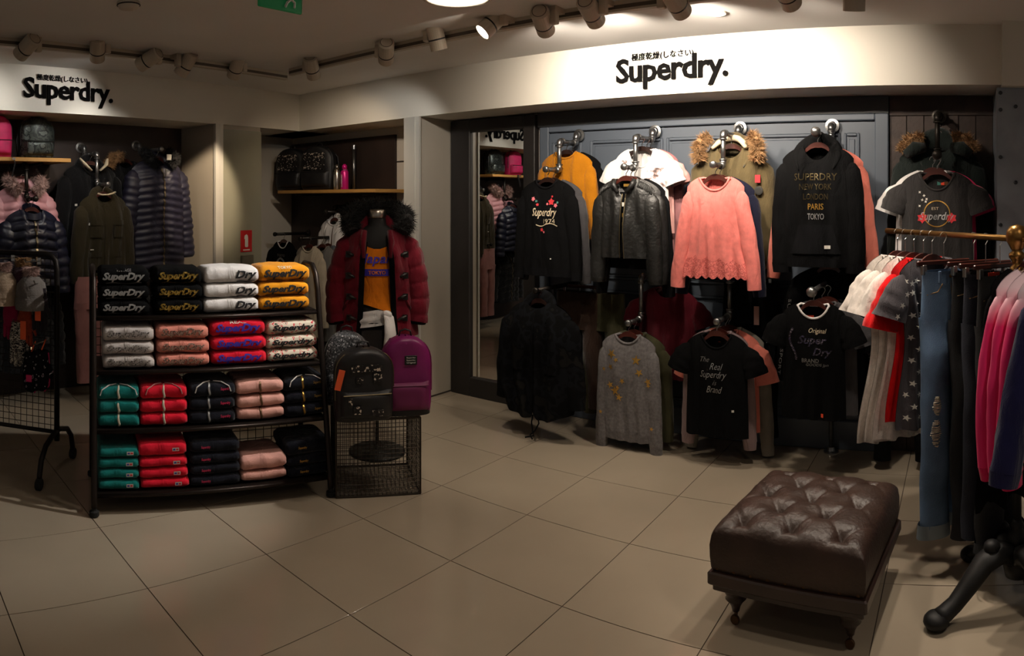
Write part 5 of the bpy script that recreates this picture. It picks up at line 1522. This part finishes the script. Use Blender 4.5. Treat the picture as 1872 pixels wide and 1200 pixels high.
for k in range(4):
    a = pi / 4 + k * pi / 2 + .62
    dx, dy = cos(a), sin(a)
    P = [(.03, .20), (.09, .225), (.16, .20), (.23, .13), (.29, .075), (.335, .05), (.37, .045)]
    lg = MB().tube([(dx * r, dy * r, z) for r, z in P], [.06, .058, .052, .044, .038, .040, .034], 10, flat=.75).build('pedestal_leg', M_iron, rl, True)
    MB().sphere((dx * .372, dy * .372, .034), .045, 14, 8, (1.15, 1.15, .76)).build('claw_foot', M_iron, lg, True)
    MB().sphere((dx * .12, dy * .12, .255), .036, 12, 8, (1, 1, .8)).build('scroll', M_iron, lg, True)
def rp(t, x=0.0):
    v = RP + RU * t + RX * x
    return v
RH = .13
def rail_hanger(t, short, half=.17, x=0.0):
    p = rp(t, x); return hanger((p.x, p.y, RZ_ + .016 - RH), RROT, half, .36, RH, 'rail hanger holding the ' + short, M_hang)
def rail_loc(t, x=0.0):
    p = rp(t, x); return (p.x, p.y, RZ_ + .016 - RH)
LINEN = fabric('off white lace', (222, 212, 204), vary=.10, vscale=60); SCR = fabric('scarlet', (216, 18, 22))
STARF = fabric('grey star dress', (74, 70, 74))
names = ['first off-white lace dress at the far end of the brass rail', 'second off-white lace dress on the brass rail', 'third off-white lace dress next to the scarlet dress']
shorts = ['first off-white lace dress', 'second off-white lace dress', 'third off-white lace dress']
def dress(t, label, short, m, L, seed, flare=.24, sleeve=.22, frill=.9):
    g = Garment('dress', rail_loc(t), RROT, label, 'dress', m, L=L, sh=.185, dep=.055, neck=.10, nf=.08, seed=seed, folds=.022, w=[(.32, .165), (.45, .155), (1., flare)])
    g.sleeves(length=sleeve, w0=.06, w1=.085, d0=.04, d1=.06, out=.11, bend=.02, seed=seed, frill=frill * .3)
    g.neckband(m, .007)
    rail_hanger(t, short, .155)
    return g
for k, t_ in enumerate((.88, .81, .735)):
    g = dress(t_, names[k], shorts[k], LINEN, .92 - .03 * k, 60 + k)
g = dress(.655, 'scarlet ruffled dress on the brass rail', 'scarlet ruffled dress', SCR, .76, 64, .22, .26, 1.2)
g = dress(.585, 'grey dress with white stars on the brass rail', 'star print dress', STARF, .78, 65, .21, .2, .3)
rnd = random.Random(8)
for r_ in range(13):
    for q in range(7):
        x = (-.165 + .055 * q + (.027 if r_ % 2 else 0)); z = -.10 - .052 * r_
        if abs(x) > g.W(z) * .93 or z > g.top(x, True) - .02: continue
        v_, f_ = star(.0155, .42, 5, rnd.random()); MB().add([(a + x, g.front_y(a + x, c + z, .004), c + z) for a, b, c in v_], f_).build('white_star', M_prW, g.root)
for sx in (-1, 1):
    S_, m_, E_ = g.last_sleeve
    for k in range(4):
        p_ = S_.lerp(E_, .2 + .24 * k); v_, f_ = star(.0155, .42, 5, k)
        MB().add([(sx * p_.x + a, p_.y - .062, p_.z + c) for a, b, c in v_], f_).build('white_star', M_prW, g.root)
DEN = mat('light blue denim', (92, 118, 150), .85, vary=.35, vscale=5, bump=.3, bscale=260)
DENF = mat('denim inside', (130, 142, 150), .9, vary=.1); DEND = mat('dark indigo denim', (22, 26, 40), .85, vary=.25, vscale=5, bump=.3, bscale=260); DENK = mat('black denim', (15, 15, 18), .85, vary=.2, bump=.3, bscale=260)
M_rip = mat('white torn threads', (214, 206, 190), .9, vary=.3, vscale=60, bump=.8, bscale=150)
def jeans(t, label, short, m, seed, L=1.17, cuff=None, x=0.0, tagc=None, hw=.115):
    p = rp(t, x); loc = (p.x, p.y, RZ_ - .165)
    tr = trousers(loc, RROT, label, m, L=L, hw=hw, seed=seed, spread=.02, ankle=.072, thigh=.07, dep=.05, cat='jeans', name='jeans', cuff=cuff, stag=.03, fold=.03)
    clip_hanger(loc, RROT, .15, .18, 'clip hanger holding the ' + short)
    for sx in (-1, 1):
        MB().tube([(sx * .045, -.052, -.05), (sx * .07, -.050, -.085), (sx * .11, -.02, -.10)], .0025, 5).build('pocket_seam', mat('tan stitching', (150, 120, 80)), tr)
        MB().box((sx * .06 - .006, -.056, -.045), (sx * .06 + .006, -.046, .006)).build('belt_loop', m, tr)
    MB().lathe([(.009, 0), (.009, .005), (.005, .006)], 10, c=(0, -.048, -.018), mtx=Matrix.Rotation(pi / 2, 4, 'X')).build('button', M_brass, tr)
    MB().tube([(0.0, -.05, -.03), (.004, -.058, -.12), (.0, -.06, -.2)], .002, 5).build('fly_seam', mat('tan stitching', (150, 120, 80)), tr)
    if tagc: MB().box((-.035, -.060, -.055), (.03, -.057, .01)).build('swing_tag', tagc, tr)
    return tr
j = jeans(.455, 'ripped light blue jeans with turned up hems on the brass rail', 'ripped light blue jeans', DEN, 70, cuff=(DENF, .06), x=-.03)
for x, z, w_, h2 in ((-.095, -.58, .05, .075), (-.10, -.70, .065, .11), (.06, -.62, .03, .05)):
    y = -.084 if x < 0 else -.034
    b = MB(); rr_ = random.Random(int(z * -1000))
    for q in range(14):
        zz = z - h2 / 2 + h2 * q / 13; ww = w_ / 2 * (1 - abs(2 * q / 13 - 1) ** 2 * .6) * rr_.uniform(.7, 1.1)
        b.tube([(x - ww, y + .006, zz), (x, y - .004, zz + rr_.uniform(-.004, .004)), (x + ww, y + .006, zz)], .0032, 4)
    tag(b.build('torn_threads', M_rip, j), kind='stuff')
jeans(.35, 'black jeans next to the ripped light blue jeans', 'black jeans', DENK, 71, L=1.16, x=.06)
jeans(.255, 'dark indigo jeans with an orange tag', 'dark indigo jeans', DEND, 72, L=1.12, tagc=M_tagR, x=.05)
jeans(.16, 'near black jeans with orange tag beside the brass ball', 'near black jeans', DENK, 73, L=1.14, tagc=M_tagR, cuff=(DENK, .04), x=.05)
# dip dyed tops and navy hoodie on the near side of the post
def dip(name, a, b, z0, z1):
    if name in MATS: return MATS[name]
    m = mat(name, b, .92, sheen=.1, spec=.2); nt = m.node_tree; bs = nt.nodes['Principled BSDF']
    tc = nt.nodes.new('ShaderNodeTexCoord'); sp = nt.nodes.new('ShaderNodeSeparateXYZ'); mr_ = nt.nodes.new('ShaderNodeMapRange'); rp_ = nt.nodes.new('ShaderNodeValToRGB')
    nt.links.new(tc.outputs['Object'], sp.inputs[0]); nt.links.new(sp.outputs['Z'], mr_.inputs['Value'])
    mr_.inputs['From Min'].default_value = z1; mr_.inputs['From Max'].default_value = z0
    nt.links.new(mr_.outputs['Result'], rp_.inputs['Fac'])
    rp_.color_ramp.elements[0].color = (*lin(b), 1); rp_.color_ramp.elements[1].color = (*lin(a), 1)
    nt.links.new(rp_.outputs['Color'], bs.inputs['Base Color']); return m
DIP = dip('pink dip dyed jersey', (244, 222, 230), (230, 44, 112), -.06, -.20)
for k, t_ in enumerate((-.075, -.135, -.195)):
    g = Garment('dip_dyed_top', rail_loc(t_, .02), RROT, ['first pink dip-dyed top, next to the brass ball', 'second pink dip-dyed top on the brass rail', 'third pink dip-dyed top beside the navy hoodie'][k], 'top', DIP, L=.66, sh=.20, dep=.05, neck=.09, nf=.07, seed=80 + k, folds=.014)
    g.sleeves(length=.66, w0=.058, w1=.05, d0=.035, d1=.035, out=.085, bend=.085, seed=80 + k, cuff=(fabric('deep pink rib', (206, 30, 90)), .05))
    g.ribhem(fabric('deep pink rib', (206, 30, 90)), .05)
    rail_hanger(t_, ['first dip-dyed top', 'second dip-dyed top', 'third dip-dyed top'][k], .165, .02)
g = Garment('hoodie', rail_loc(-.275, .035), RROT, 'navy hoodie at the near end of the brass rail', 'hoodie', fabric('deep navy', (26, 26, 62)), L=.70, sh=.21, dep=.07, neck=.09, nf=.08, seed=84, folds=.016)
g.sleeves(length=.60, w0=.085, w1=.065, d0=.06, d1=.05, out=.19, bend=.02, seed=84, cuff=(fabric('deep navy', (26, 26, 62)), .05)); g.hood(g.m, r=.06, spread=.14)
rail_hanger(-.275, 'navy hoodie', .17, .035)
g = Garment('skirted_top', rail_loc(-.02, .03), RROT, 'black long top hanging behind the dip-dyed tops', 'top', BK, L=.92, sh=.19, dep=.05, neck=.09, nf=.07, seed=86, folds=.02, w=[(.4, .18), (1., .27)], hem=lambda u, f: .02 * sin(u * 14))
g.sleeves(length=.5, w0=.06, w1=.05, d0=.04, d1=.035, out=.05, bend=.02, seed=86); rail_hanger(-.02, 'black long top', .16, .03)
# ================================================================== jacket recess on the left wall
SHM = mat('light oak shelf', (196, 146, 78), .5, vary=.12, vscale=5)
def plank_shelf(frame, s0, s1, d0, d1, z, label, brk=()):
    t = empty('wall_shelf', frame.p((s0 + s1) / 2, (d0 + d1) / 2, z), frame.rot, label, 'shelf')
    MB().box((-(s1 - s0) / 2, -(d1 - d0) / 2, -.032), ((s1 - s0) / 2, (d1 - d0) / 2, 0), bev=.003).build('board', SHM, t)
    for x in brk:
        MB().tube([(x, (d1 - d0) / 2 - .01, -.045), (x, -(d1 - d0) / 2 + .06, -.045)], .011, 8).build('bracket', M_pipedk, t, True)
    return t
zsh = 1.985
plank_shelf(LW, .6, LW.s(130, 5.2), 5.2, D_LW, zsh, 'light oak shelf holding the sequin camouflage backpack', (-.7, .7))
backpack(LW.p(LW.s(66, 5.38), 5.38, zsh), LW.rot, 'dark sequin camouflage backpack on the oak shelf', CAMS, .30, .34, .15, seed=4, strap=NYL, piping=NYL)
backpack(LW.p(LW.s(-10, 5.36), 5.36, zsh), LW.rot, 'hot pink backpack at the edge of the oak shelf', PINKB, .28, .34, .15, seed=5, strap=NYL, piping=NYL)
b = MB().tube([(0, 0, 0), (.02, -.02, -.05), (-.01, -.03, -.16)], .012, 6, flat=.3)
sl_ = empty('bag_strap', LW.p(LW.s(22, 5.19), 5.19, zsh + .005), LW.rot, 'black bag strap dangling over the oak shelf edge', 'strap')
b.build('webbing', NYL, sl_); MB().box((-.012, -.036, -.03), (.016, -.022, -.012)).build('buckle', M_wire, sl_)
def puffer(frame, s, d, z, label, m, L, sh, seed, q=.07, furm=None, sl=.58, name='puffer_jacket', dep=.11, hoodm=None, out=.09, hl=True, collar=None, w0=.095, short=None):
    loc = frame.p(s, d, z)
    g = Garment(name, loc, frame.rot, label, 'jacket', m, L=L, sh=sh, dep=dep, neck=.085, nf=.07, seed=seed, folds=.010, quilt=q, qa=.026, w=[(.35, sh * 1.08), (1., sh * 1.12)])
    g.sleeves(length=sl, w0=w0, w1=.07, d0=.08, d1=.06, out=out, bend=.04, seed=seed, quilt=q)
    g.strip('zip', 0.0, -.09, -L + .03, .014, M_zip, .012)
    MB().box((-.004, -dep - .028, -.17), (.004, -dep - .022, -.10)).build('zip_puller', M_wire, g.root)
    if furm:
        for sx in (-1, 1):
            fur(g.root, [(sx * .06, -.10, -.07), (sx * .12, -.10, -.02), (sx * .15, -.05, .03), (sx * .11, .02, .06)], .038, furm, 800, .035, seed + sx)
        g.hood(hoodm or m, r=.055, spread=.13)
    elif collar:
        MB().grid(lambda a_, v: (lambda an: ((.088 - .012 * v) * cos(an), (.070 - .008 * v) * sin(an) * (1 if sin(an) > 0 else 1.15), -.055 + .03 * sin(an) + (.062 + .012 * sin(an)) * v + .004 * nz(an * 2, v)))(2 * pi * a_), 28, 6, wrap=True).build('collar', collar, g.root, True)
    hanger(loc, frame.rot, sh * .8, .36, HOOK, 'hanger holding the ' + (short or label.split(' with ')[0].split(' on ')[0].split(' behind ')[0]), M_hang)
    return g
NVP = mat('shiny navy nylon', (22, 25, 44), .38, vary=.2, vscale=10, bump=.25, bscale=25); NVL = mat('navy nylon', (27, 26, 44), .5, vary=.15, vscale=10, bump=.2, bscale=25)
PKP = mat('pale pink nylon', (210, 152, 158), .5, vary=.1, vscale=10, bump=.2, bscale=25)
KH = fabric('khaki brown canvas', (52, 46, 32)); PKB = fabric('black canvas', (18, 18, 20))
puffer(LW, 2.12, 5.40, 1.775, 'pale pink puffer jacket with fur hood behind the navy puffer', PKP, .62, .23, 90, .065, FURP)
g = puffer(LW, 2.10, 5.17, 1.575, 'shiny navy puffer jacket on the front arm', NVP, .60, .22, 91, .075, None, collar=NVP)
loc = LW.p(2.745, 5.42, 1.965)
g = Garment('parka', loc, LW.rot, 'black parka with cream collar lining on the middle arm', 'jacket', PKB, L=.95, sh=.25, dep=.10, neck=.09, nf=.09, seed=92, folds=.016)
g.sleeves(length=.64, w0=.09, w1=.065, d0=.07, d1=.055, out=.09, bend=.03, seed=92); g.hood(PKB, r=.06, spread=.15)
for sx in (-1, 1): MB().tube([(sx * .04, -.11, -.07), (sx * .10, -.11, -.02), (sx * .13, -.07, .03)], [.018, .026, .016], 8, flat=.5).build('collar_lining', CREAM, g.root, True)
g.patch('sleeve_badge', -.17, -.36, .022, .018, M_prW); g.patch('sleeve_badge', -.225, -.36, .02, .016, M_prW)
hanger(loc, LW.rot, .20, .36, HOOK, 'hanger holding the black cream collar parka', M_hang)
loc = LW.p(2.75, 5.19, 1.70)
g = Garment('field_jacket', loc, LW.rot, 'khaki brown field jacket with cream neck label', 'jacket', KH, L=.78, sh=.215, dep=.085, neck=.085, nf=.07, seed=93, folds=.016)
g.sleeves(length=.62, w0=.085, w1=.06, d0=.065, d1=.05, out=.075, bend=.03, seed=93, cuff=(KH, .03)); g.hood(KH, r=.05, spread=.14)
MB().tube([(-.08, -.06, .0), (-.05, -.085, -.012), (0, -.09, -.01), (.05, -.085, .002), (.08, -.06, .012)], .012, 8, flat=.6).build('neck_tape', CREAM, g.root, True)
g.strip('placket', .0, -.07, -.74, .05, KH, .010)
for sx in (-1, 1):
    for z in (-.24, -.50):
        o = g.patch('pocket', sx * .105, z - .06, .10, .12, KH, .009); g.patch('pocket_flap', sx * .105, z, .105, .04, KH, .014)
g.patch('sleeve_badge', -.165, -.25, .024, .02, M_prW); g.patch('hem_label', -.13, -.46, .03, .008, M_prW)
hanger(loc, LW.rot, .175, .36, HOOK, 'hanger holding the khaki field jacket', M_hang)
g = puffer(LW, 3.33, 5.27, 2.015, 'long dark navy quilted coat with black fur hood', NVL, 1.05, .255, 94, .060, FURK, .78, 'quilted_coat', .12, NVL, .11)
g.patch('neck_label', .05, .005, .05, .05, M_prW, .075)
loc = LW.p(3.12, 5.48, 2.00)
g = Garment('parka', loc, LW.rot, 'dark parka with tan fur trim behind the long navy coat', 'jacket', PKB, L=.95, sh=.23, dep=.07, seed=95)
g.sleeves(length=.62, w0=.085, w1=.06, d0=.06, d1=.05, out=.08, seed=95)
fur(g.root, [(-.05, -.06, .03), (-.12, -.07, .04), (-.17, -.06, .0), (-.19, -.05, -.06)], .034, FURB, 700, .035, 77)
hanger(loc, LW.rot, .18, .36, HOOK, 'hanger holding the dark tan fur parka', M_hang)
LB = D_LW
pipe_arm(LW, 2.11, [(LB, 1.93), (5.30, 1.93), (5.30, 1.655), (5.10, 1.655)], 'stepped pipe arm holding the pink and navy puffers', M_pipedk)
pipe_arm(LW, 2.75, [(LB, 2.11), (5.54, 2.11), (5.54, 2.04), (5.30, 2.04), (5.30, 1.775), (5.10, 1.775)], 'stepped pipe arm holding the khaki field jacket', M_pipe)
pipe_arm(LW, 3.32, [(LB, 2.15), (5.55, 2.15), (5.55, 2.09), (5.18, 2.09)], 'straight pipe arm holding the long navy coat', M_pipe)
# lower row
p = LW.p(2.62, 5.16, 1.02)
jp = trousers(p, LW.rot, 'dusty pink jogging trousers hanging below the field jacket', fabric('dusty pink', (150, 104, 100)), L=.86, hw=.14, seed=20, spread=-.01, thigh=.075, ankle=.06)
clip_hanger(p, LW.rot, .13, .07, 'clip hanger holding the dusty pink jogging trousers')
pipe_arm(LW, 2.62, [(LB, 1.08), (5.08, 1.08)], 'low pipe arm holding the dusty pink trousers', M_pipedk)
for k, (s_, d_, z_, lb) in enumerate(((2.1, 5.28, .98, 'black padded jacket on the low arm under the navy puffer'), (3.05, 5.28, .92, 'black padded jacket on the low arm under the long coat'))):
    g = puffer(LW, s_, d_, z_, lb, PKB, .70, .23, 97 + k, .08, None, collar=PKB, short=['low black jacket under the puffer', 'low black jacket under the coat'][k])
    pipe_arm(LW, s_, [(LB, z_ + HOOK - .012), (5.16, z_ + HOOK - .012)], 'low pipe arm holding the ' + ' '.join(lb.split()[:3]) + (' under the puffer' if k == 0 else ' under the coat'), M_pipedk)

# ================================================================== corner niche
s0, s1 = -6.05, RW.s(685, 4.22)
zn = 1.745
plank_shelf(RW, s0, s1, 4.22, D_RW - .03, zn, 'light oak shelf in the corner niche', (-.5, .5))
for k, (px, w_) in enumerate(((534, .38), (583, .40))):
    d_ = 4.36
    backpack(RW.p(RW.s(px, d_), d_, zn), RW.rot + .25, ['black sequin backpack nearer the column on the niche shelf', 'black sequin backpack beside the bottles on the niche shelf'][k], NYL, w_, .44, .15, seed=6 + k, pocket=NYL, strap=NYL, piping=NYL)
for o in [o for o in COL.objects if o.get('label', '').startswith('black sequin backpack')]:
    MB().grid(lambda a, v: ((a - .5) * .26, -.083 - .004 * sin(a * pi), .20 + .17 * v), 8, 6).build('sequin_panel', SEQK, o, True)
def bottle(px, d_, m, label, r=.033, h=.24):
    t = empty('water_bottle', RW.p(RW.s(px, d_), d_, zn), RW.rot, label, 'bottle', 'drinking bottles on the niche shelf')
    MB().lathe([(r * .9, 0), (r, .006), (r, h * .68), (r * .75, h * .76), (r * .6, h * .8)], 18).build('flask', m, t, True)
    MB().lathe([(r * .64, h * .80), (r * .64, h * .93), (r * .4, h * .97), (r * .3, h)], 16).build('cap', m, t, True)
    MB().lathe([(r * .78, h * .76), (r * .8, h * .775), (r * .7, h * .79)], 16, cap=False).build('ring', M_chr, t, True)
    vs, fs = text_mesh('SUPERDRY', .02, 0, 0, .0004, 1, (h * .5, .02))
    MB().add([(-z, -sqrt(max(0, r * r - z * z)) - .0008, x + h * .35) for x, y, z in vs], fs).build('lettering', M_prW, t)
    return t
bottle(616, 4.30, M_chr, 'silver water bottle on the niche shelf')
bottle(630, 4.30, mat('magenta bottle', (214, 24, 126), .3, .3), 'magenta water bottle on the niche shelf', .038)
pp = empty('wall_pipe', RW.p(RW.s(647, 4.56), 4.56, zn), RW.rot, 'upright steel pipe behind the niche shelf', 'pipe')
MB().tube([(0, 0, 0), (0, 0, .42)], .016, 10).build('tube', M_pipe, pp, True); MB().lathe([(.022, .40), (.022, .44), (.012, .45)], 14).build('top_collar', M_pipe, pp)
M_niche = fabric('oatmeal jersey', (178, 166, 146))
g = tee(RW, RW.s(519, 4.30), 4.30, 1.29, 'black tee in the corner niche beside the column', 'black niche tee', BK, L=.62, sh=.20, seed=101, bandm=WH)
v_, f_ = disc(.07, 20, .05); g.decal('round_print', v_, f_, .0, -.24, M_prG); g.text('TOKYO', 0, -.15, .13, M_prG, 0, 0, .025)
g = jumper(RW, RW.s(566, 4.12), 4.12, 1.28, 'oatmeal top with faded yellow print in the corner niche', 'oatmeal niche top', M_niche, L=.85, sh=.21, seed=102, sl=.62, cat='top', name='long_sleeved_top')
g.patch('faded_print', -.02, -.26, .14, .16, spots_mat('faded yellow print', (178, 166, 146), [(.5, (190, 160, 90)), (.62, (178, 166, 146))], 16))
g = jumper(RW, RW.s(590, 4.24), 4.24, 1.28, 'grey melange top behind the oatmeal top', 'grey melange niche top', fabric('soft grey', (112, 110, 106)), L=.90, sh=.22, seed=103, sl=.66, cat='top', name='long_sleeved_top')
jumper(RW, RW.s(600, 4.34), 4.34, 1.28, 'blue grey top at the back of the niche', 'blue grey niche top', fabric('blue grey', (92, 98, 102)), L=.92, sh=.22, seed=104, sl=.68, cat='top', name='long_sleeved_top')
g = jumper(RW, RW.s(612, 4.42), 4.42, 1.53, 'white zip jacket in the corner niche under the shelf', 'white niche jacket', WH, L=.62, sh=.215, seed=105, sl=.55, cat='jacket', name='jacket')
g.strip('zip', .02, -.07, -.6, .012, mat('bronze zip', (110, 84, 60), .4, .6)); g.hood(WH, r=.045, spread=.12)
sN = RW.s(519, 4.30); pipe_arm(RW, sN, [(D_RW - .03, 1.29), (4.18, 1.29)], 'pipe arm holding the black niche tee', M_pipedk)
sN = RW.s(566, 4.12); pipe_arm(RW, RW.s(582, 4.24), [(D_RW - .03, 1.58), (4.44, 1.58), (4.44, 1.28), (4.02, 1.28)], 'dropped pipe arm holding the oatmeal niche tops', M_pipedk)
pipe_arm(RW, RW.s(612, 4.42), [(D_RW - .03, 1.53), (4.3, 1.53)], 'pipe arm holding the white niche jacket', M_pipedk)

# ================================================================== rolling grid rack at the left edge
M_rk = mat('black rack tube', (34, 29, 27), .45, .6)
A_ = on_ray(106, 4.02); B_ = Vector((-2.526, 3.147, 0)); C2_ = Vector((-2.676, 3.72, 0))
mid = Vector((-2.40, 3.33, 0)); mid = on_ray(104, 4.25)
fd_ = (C2_ - B_).normalized(); rx_ = Vector((-fd_.y, fd_.x, 0))
if rx_.x > 0: rx_ = -rx_
rk = empty('grid_rack', (mid.x, mid.y, 0), math.atan2(-rx_.y, -rx_.x), 'black rolling grid rack with hats and mittens at the photo edge', 'display rack')
# local +x points back along the rack end, -x runs out of the picture, y across the feet
zr0, zr1 = .20, 1.32
MB().tube([(-1.1, 0, zr1), (-.07, 0, zr1), (-.03, 0, zr1 - .012), (-.008, 0, zr1 - .04), (0, 0, zr1 - .09), (0, 0, zr0)], .017, 10).build('frame_tube', M_rk, rk, True)
MB().tube([(-1.1, 0, zr0 + .05), (0, 0, zr0 + .05)], .013, 8).build('lower_tube', M_rk, rk, True)
for sy in (-1, 1):
    lg = MB().tube([(0, 0, zr0 + .06), (.0, sy * .05, zr0 + .055), (.0, sy * .17, zr0 + .02), (.0, sy * .235, zr0 - .04), (.0, sy * .26, .085), (.0, sy * .262, .06)], .016, 10).build('foot_leg', M_rk, rk, True)
    MB().lathe([(.03, -.016), (.034, -.012), (.034, .012), (.03, .016)], 16, c=(0.0, sy * .268, .035), mtx=Matrix.Rotation(pi / 2, 4, 'Y')).build('caster', M_rub, lg)
gp = MB()
for k in range(28): gp.tube([(-.04 * k, 0, zr0 + .05), (-.04 * k, 0, zr1)], .0022, 4, caps=False)
for k in range(28): gp.tube([(-1.1, 0, zr0 + .05 + .04 * k), (0, 0, zr0 + .05 + .04 * k)], .0022, 4, caps=False)
tag(gp.build('wire_grid', M_wirem, rk), kind='stuff')
RKM = Matrix.Translation(rk.location) @ Matrix.Rotation(rk.rotation_euler[2], 4, 'Z')
RKS = -1 if (RKM @ Vector((0, 1, 0))).length > (RKM @ Vector((0, -1, 0))).length else 1       # side facing the camera
def rk_at(x, y, z): return RKM @ Vector((x, RKS * y, z))
RKR = rk.rotation_euler[2] if RKS < 0 else rk.rotation_euler[2] + pi
def peg(x, z, label):
    t = empty('display_peg', rk_at(x, 0, z), RKR, label, 'peg', 'wire pegs on the grid rack')
    MB().tube([(0, -.0, 0), (0, -.20, .01), (0, -.215, .03)], .004, 6).build('prong', M_wire, t)
    MB().box((-.012, -.008, -.02), (.012, .004, .02)).build('clip', M_wire, t)
def beanie(x, y, z, m, pm, label, pom=.05):
    t = empty('bobble_hat', rk_at(x, y, z), RKR, label, 'hat', 'bobble hats on the grid rack')
    MB().lathe([(.085, -.20), (.092, -.19), (.092, -.13), (.088, -.125), (.094, -.11), (.085, -.05), (.05, -.01), (.01, 0)], 22).build('crown', m, t, True)
    MB().lathe([(.094, -.20), (.098, -.165), (.094, -.13)], 22, cap=False).build('brim', m, t, True)
    fur(t, [(0, 0, .0), (0, 0, .03), (0, 0, .05)], pom * .62, pm, 420, .03, int(x * -100) + 3, 'pompom')
beanie(-.115, .12, 1.20, fabric('grey knit', (110, 104, 100), bump=.6, bscale=80), FURP, 'grey bobble hat with rosy pompom on the grid rack')
beanie(-.29, .14, 1.22, fabric('oat knit', (150, 130, 110), bump=.6, bscale=80), FURP, 'oat bobble hat with rosy pompom on the grid rack')
beanie(-.20, .05, 1.245, fabric('plum knit', (64, 40, 52), bump=.6, bscale=80), FURB, 'plum bobble hat with tan pompom on the grid rack', .045)
for i_, (x, z) in enumerate(((-.115, 1.275), (-.29, 1.29), (-.055, 1.15), (-.06, .80), (-.19, .92))):
    peg(x, z, ['wire peg above the grey bobble hat', 'wire peg above the oat bobble hat', 'wire peg holding the orange tagged gloves', 'wire peg holding the star print mittens', 'wire peg holding the fair isle mitten'][i_])
def glove(x, y, z, m, label, L=.22, tagm=None):
    t = empty('glove', rk_at(x, y, z), RKR, label, 'gloves', 'gloves on the grid rack')
    MB().grid(lambda a, v: (cos(2 * pi * a) * (.042 + .012 * sin(pi * v)), sin(2 * pi * a) * .016, -L * .62 * v), 14, 8, wrap=True).build('palm', m, t, True)
    for k in range(4):
        MB().tube([((k - 1.5) * .024, 0, -L * .55), ((k - 1.5) * .026, 0, -L * (.88 + .06 * (k in (1, 2)))), ((k - 1.5) * .026, 0, -L * (.93 + .06 * (k in (1, 2))))], [.014, .012, .005], 8).build('finger', m, t, True)
    MB().tube([(.03, 0, -L * .3), (.065, 0, -L * .5), (.07, 0, -L * .62)], [.014, .013, .006], 8).build('thumb', m, t, True)
    MB().grid(lambda a, v: (cos(2 * pi * a) * .040, sin(2 * pi * a) * .018, .03 - .05 * v), 14, 3, wrap=True).build('cuff', m, t, True)
    if tagm: MB().box((-.02, -.026, -.16), (.016, -.022, -.05)).build('swing_tag', tagm, t)
glove(-.055, .13, 1.10, fabric('dark knit', (40, 34, 38), bump=.5, bscale=80), 'dark knitted gloves with orange swing tag', .24, M_tago)
glove(-.155, .12, .98, fabric('rust knit', (150, 60, 36), bump=.5, bscale=80), 'rust knitted gloves on the grid rack', .22, M_tago)
FAIR = spots_mat('fair isle knit', (40, 38, 40), [(.45, (190, 182, 170)), (.55, (40, 38, 40)), (.65, (150, 140, 130))], 40, kind='noise', stretch=(1, 1, 2.5))
glove(-.20, .13, .89, FAIR, 'black and white fair isle gloves on the grid rack', .24)
glove(-.26, .10, 1.02, fabric('magenta knit', (150, 24, 70), bump=.5, bscale=80), 'magenta knitted gloves on the grid rack', .22)
STM = spots_mat('black star print', (18, 17, 20), [(.70, (200, 194, 196)), (.74, (18, 17, 20)), (.80, (170, 120, 150)), (.83, (18, 17, 20))], 60, kind='noise', detail=0)
for k, x in enumerate((-.035, -.10)):
    t = empty('mitten', rk_at(x, .15, .77 - .015 * k), RKR, ['black star print mitten with pink edging nearer the post', 'black star print mitten with pink edging and pink patch'][k], 'mittens', 'star print mittens on the grid rack')
    MB().grid(lambda a, v: (cos(2 * pi * a) * (.034 + .022 * sin(pi * min(1, v * .95 + .05)) ** .7) * (1 if v < .97 else .2), sin(2 * pi * a) * .03 * (1 if v < .97 else .3), -.24 * v), 18, 14, wrap=True).build('hand', STM, t, True)
    MB().tube([(.03, -.005, -.06), (.06, -.005, -.12), (.062, -.005, -.16)], [.018, .018, .01], 8).build('thumb', STM, t, True)
    MB().tube([(.046, -.006, -.01), (.057, -.006, -.12), (.05, -.006, -.20), (.02, -.006, -.238)], .004, 5).build('piping', mat('hot pink piping', (200, 30, 96), .6), t)
    MB().tube([(0, 0, 0), (0, .06, .05)], .004, 5).build('loop', M_tago, t)
    if k: MB().box((-.02, -.033, -.17), (.015, -.029, -.13)).build('patch', mat('hot pink piping', (200, 30, 96), .6), t)
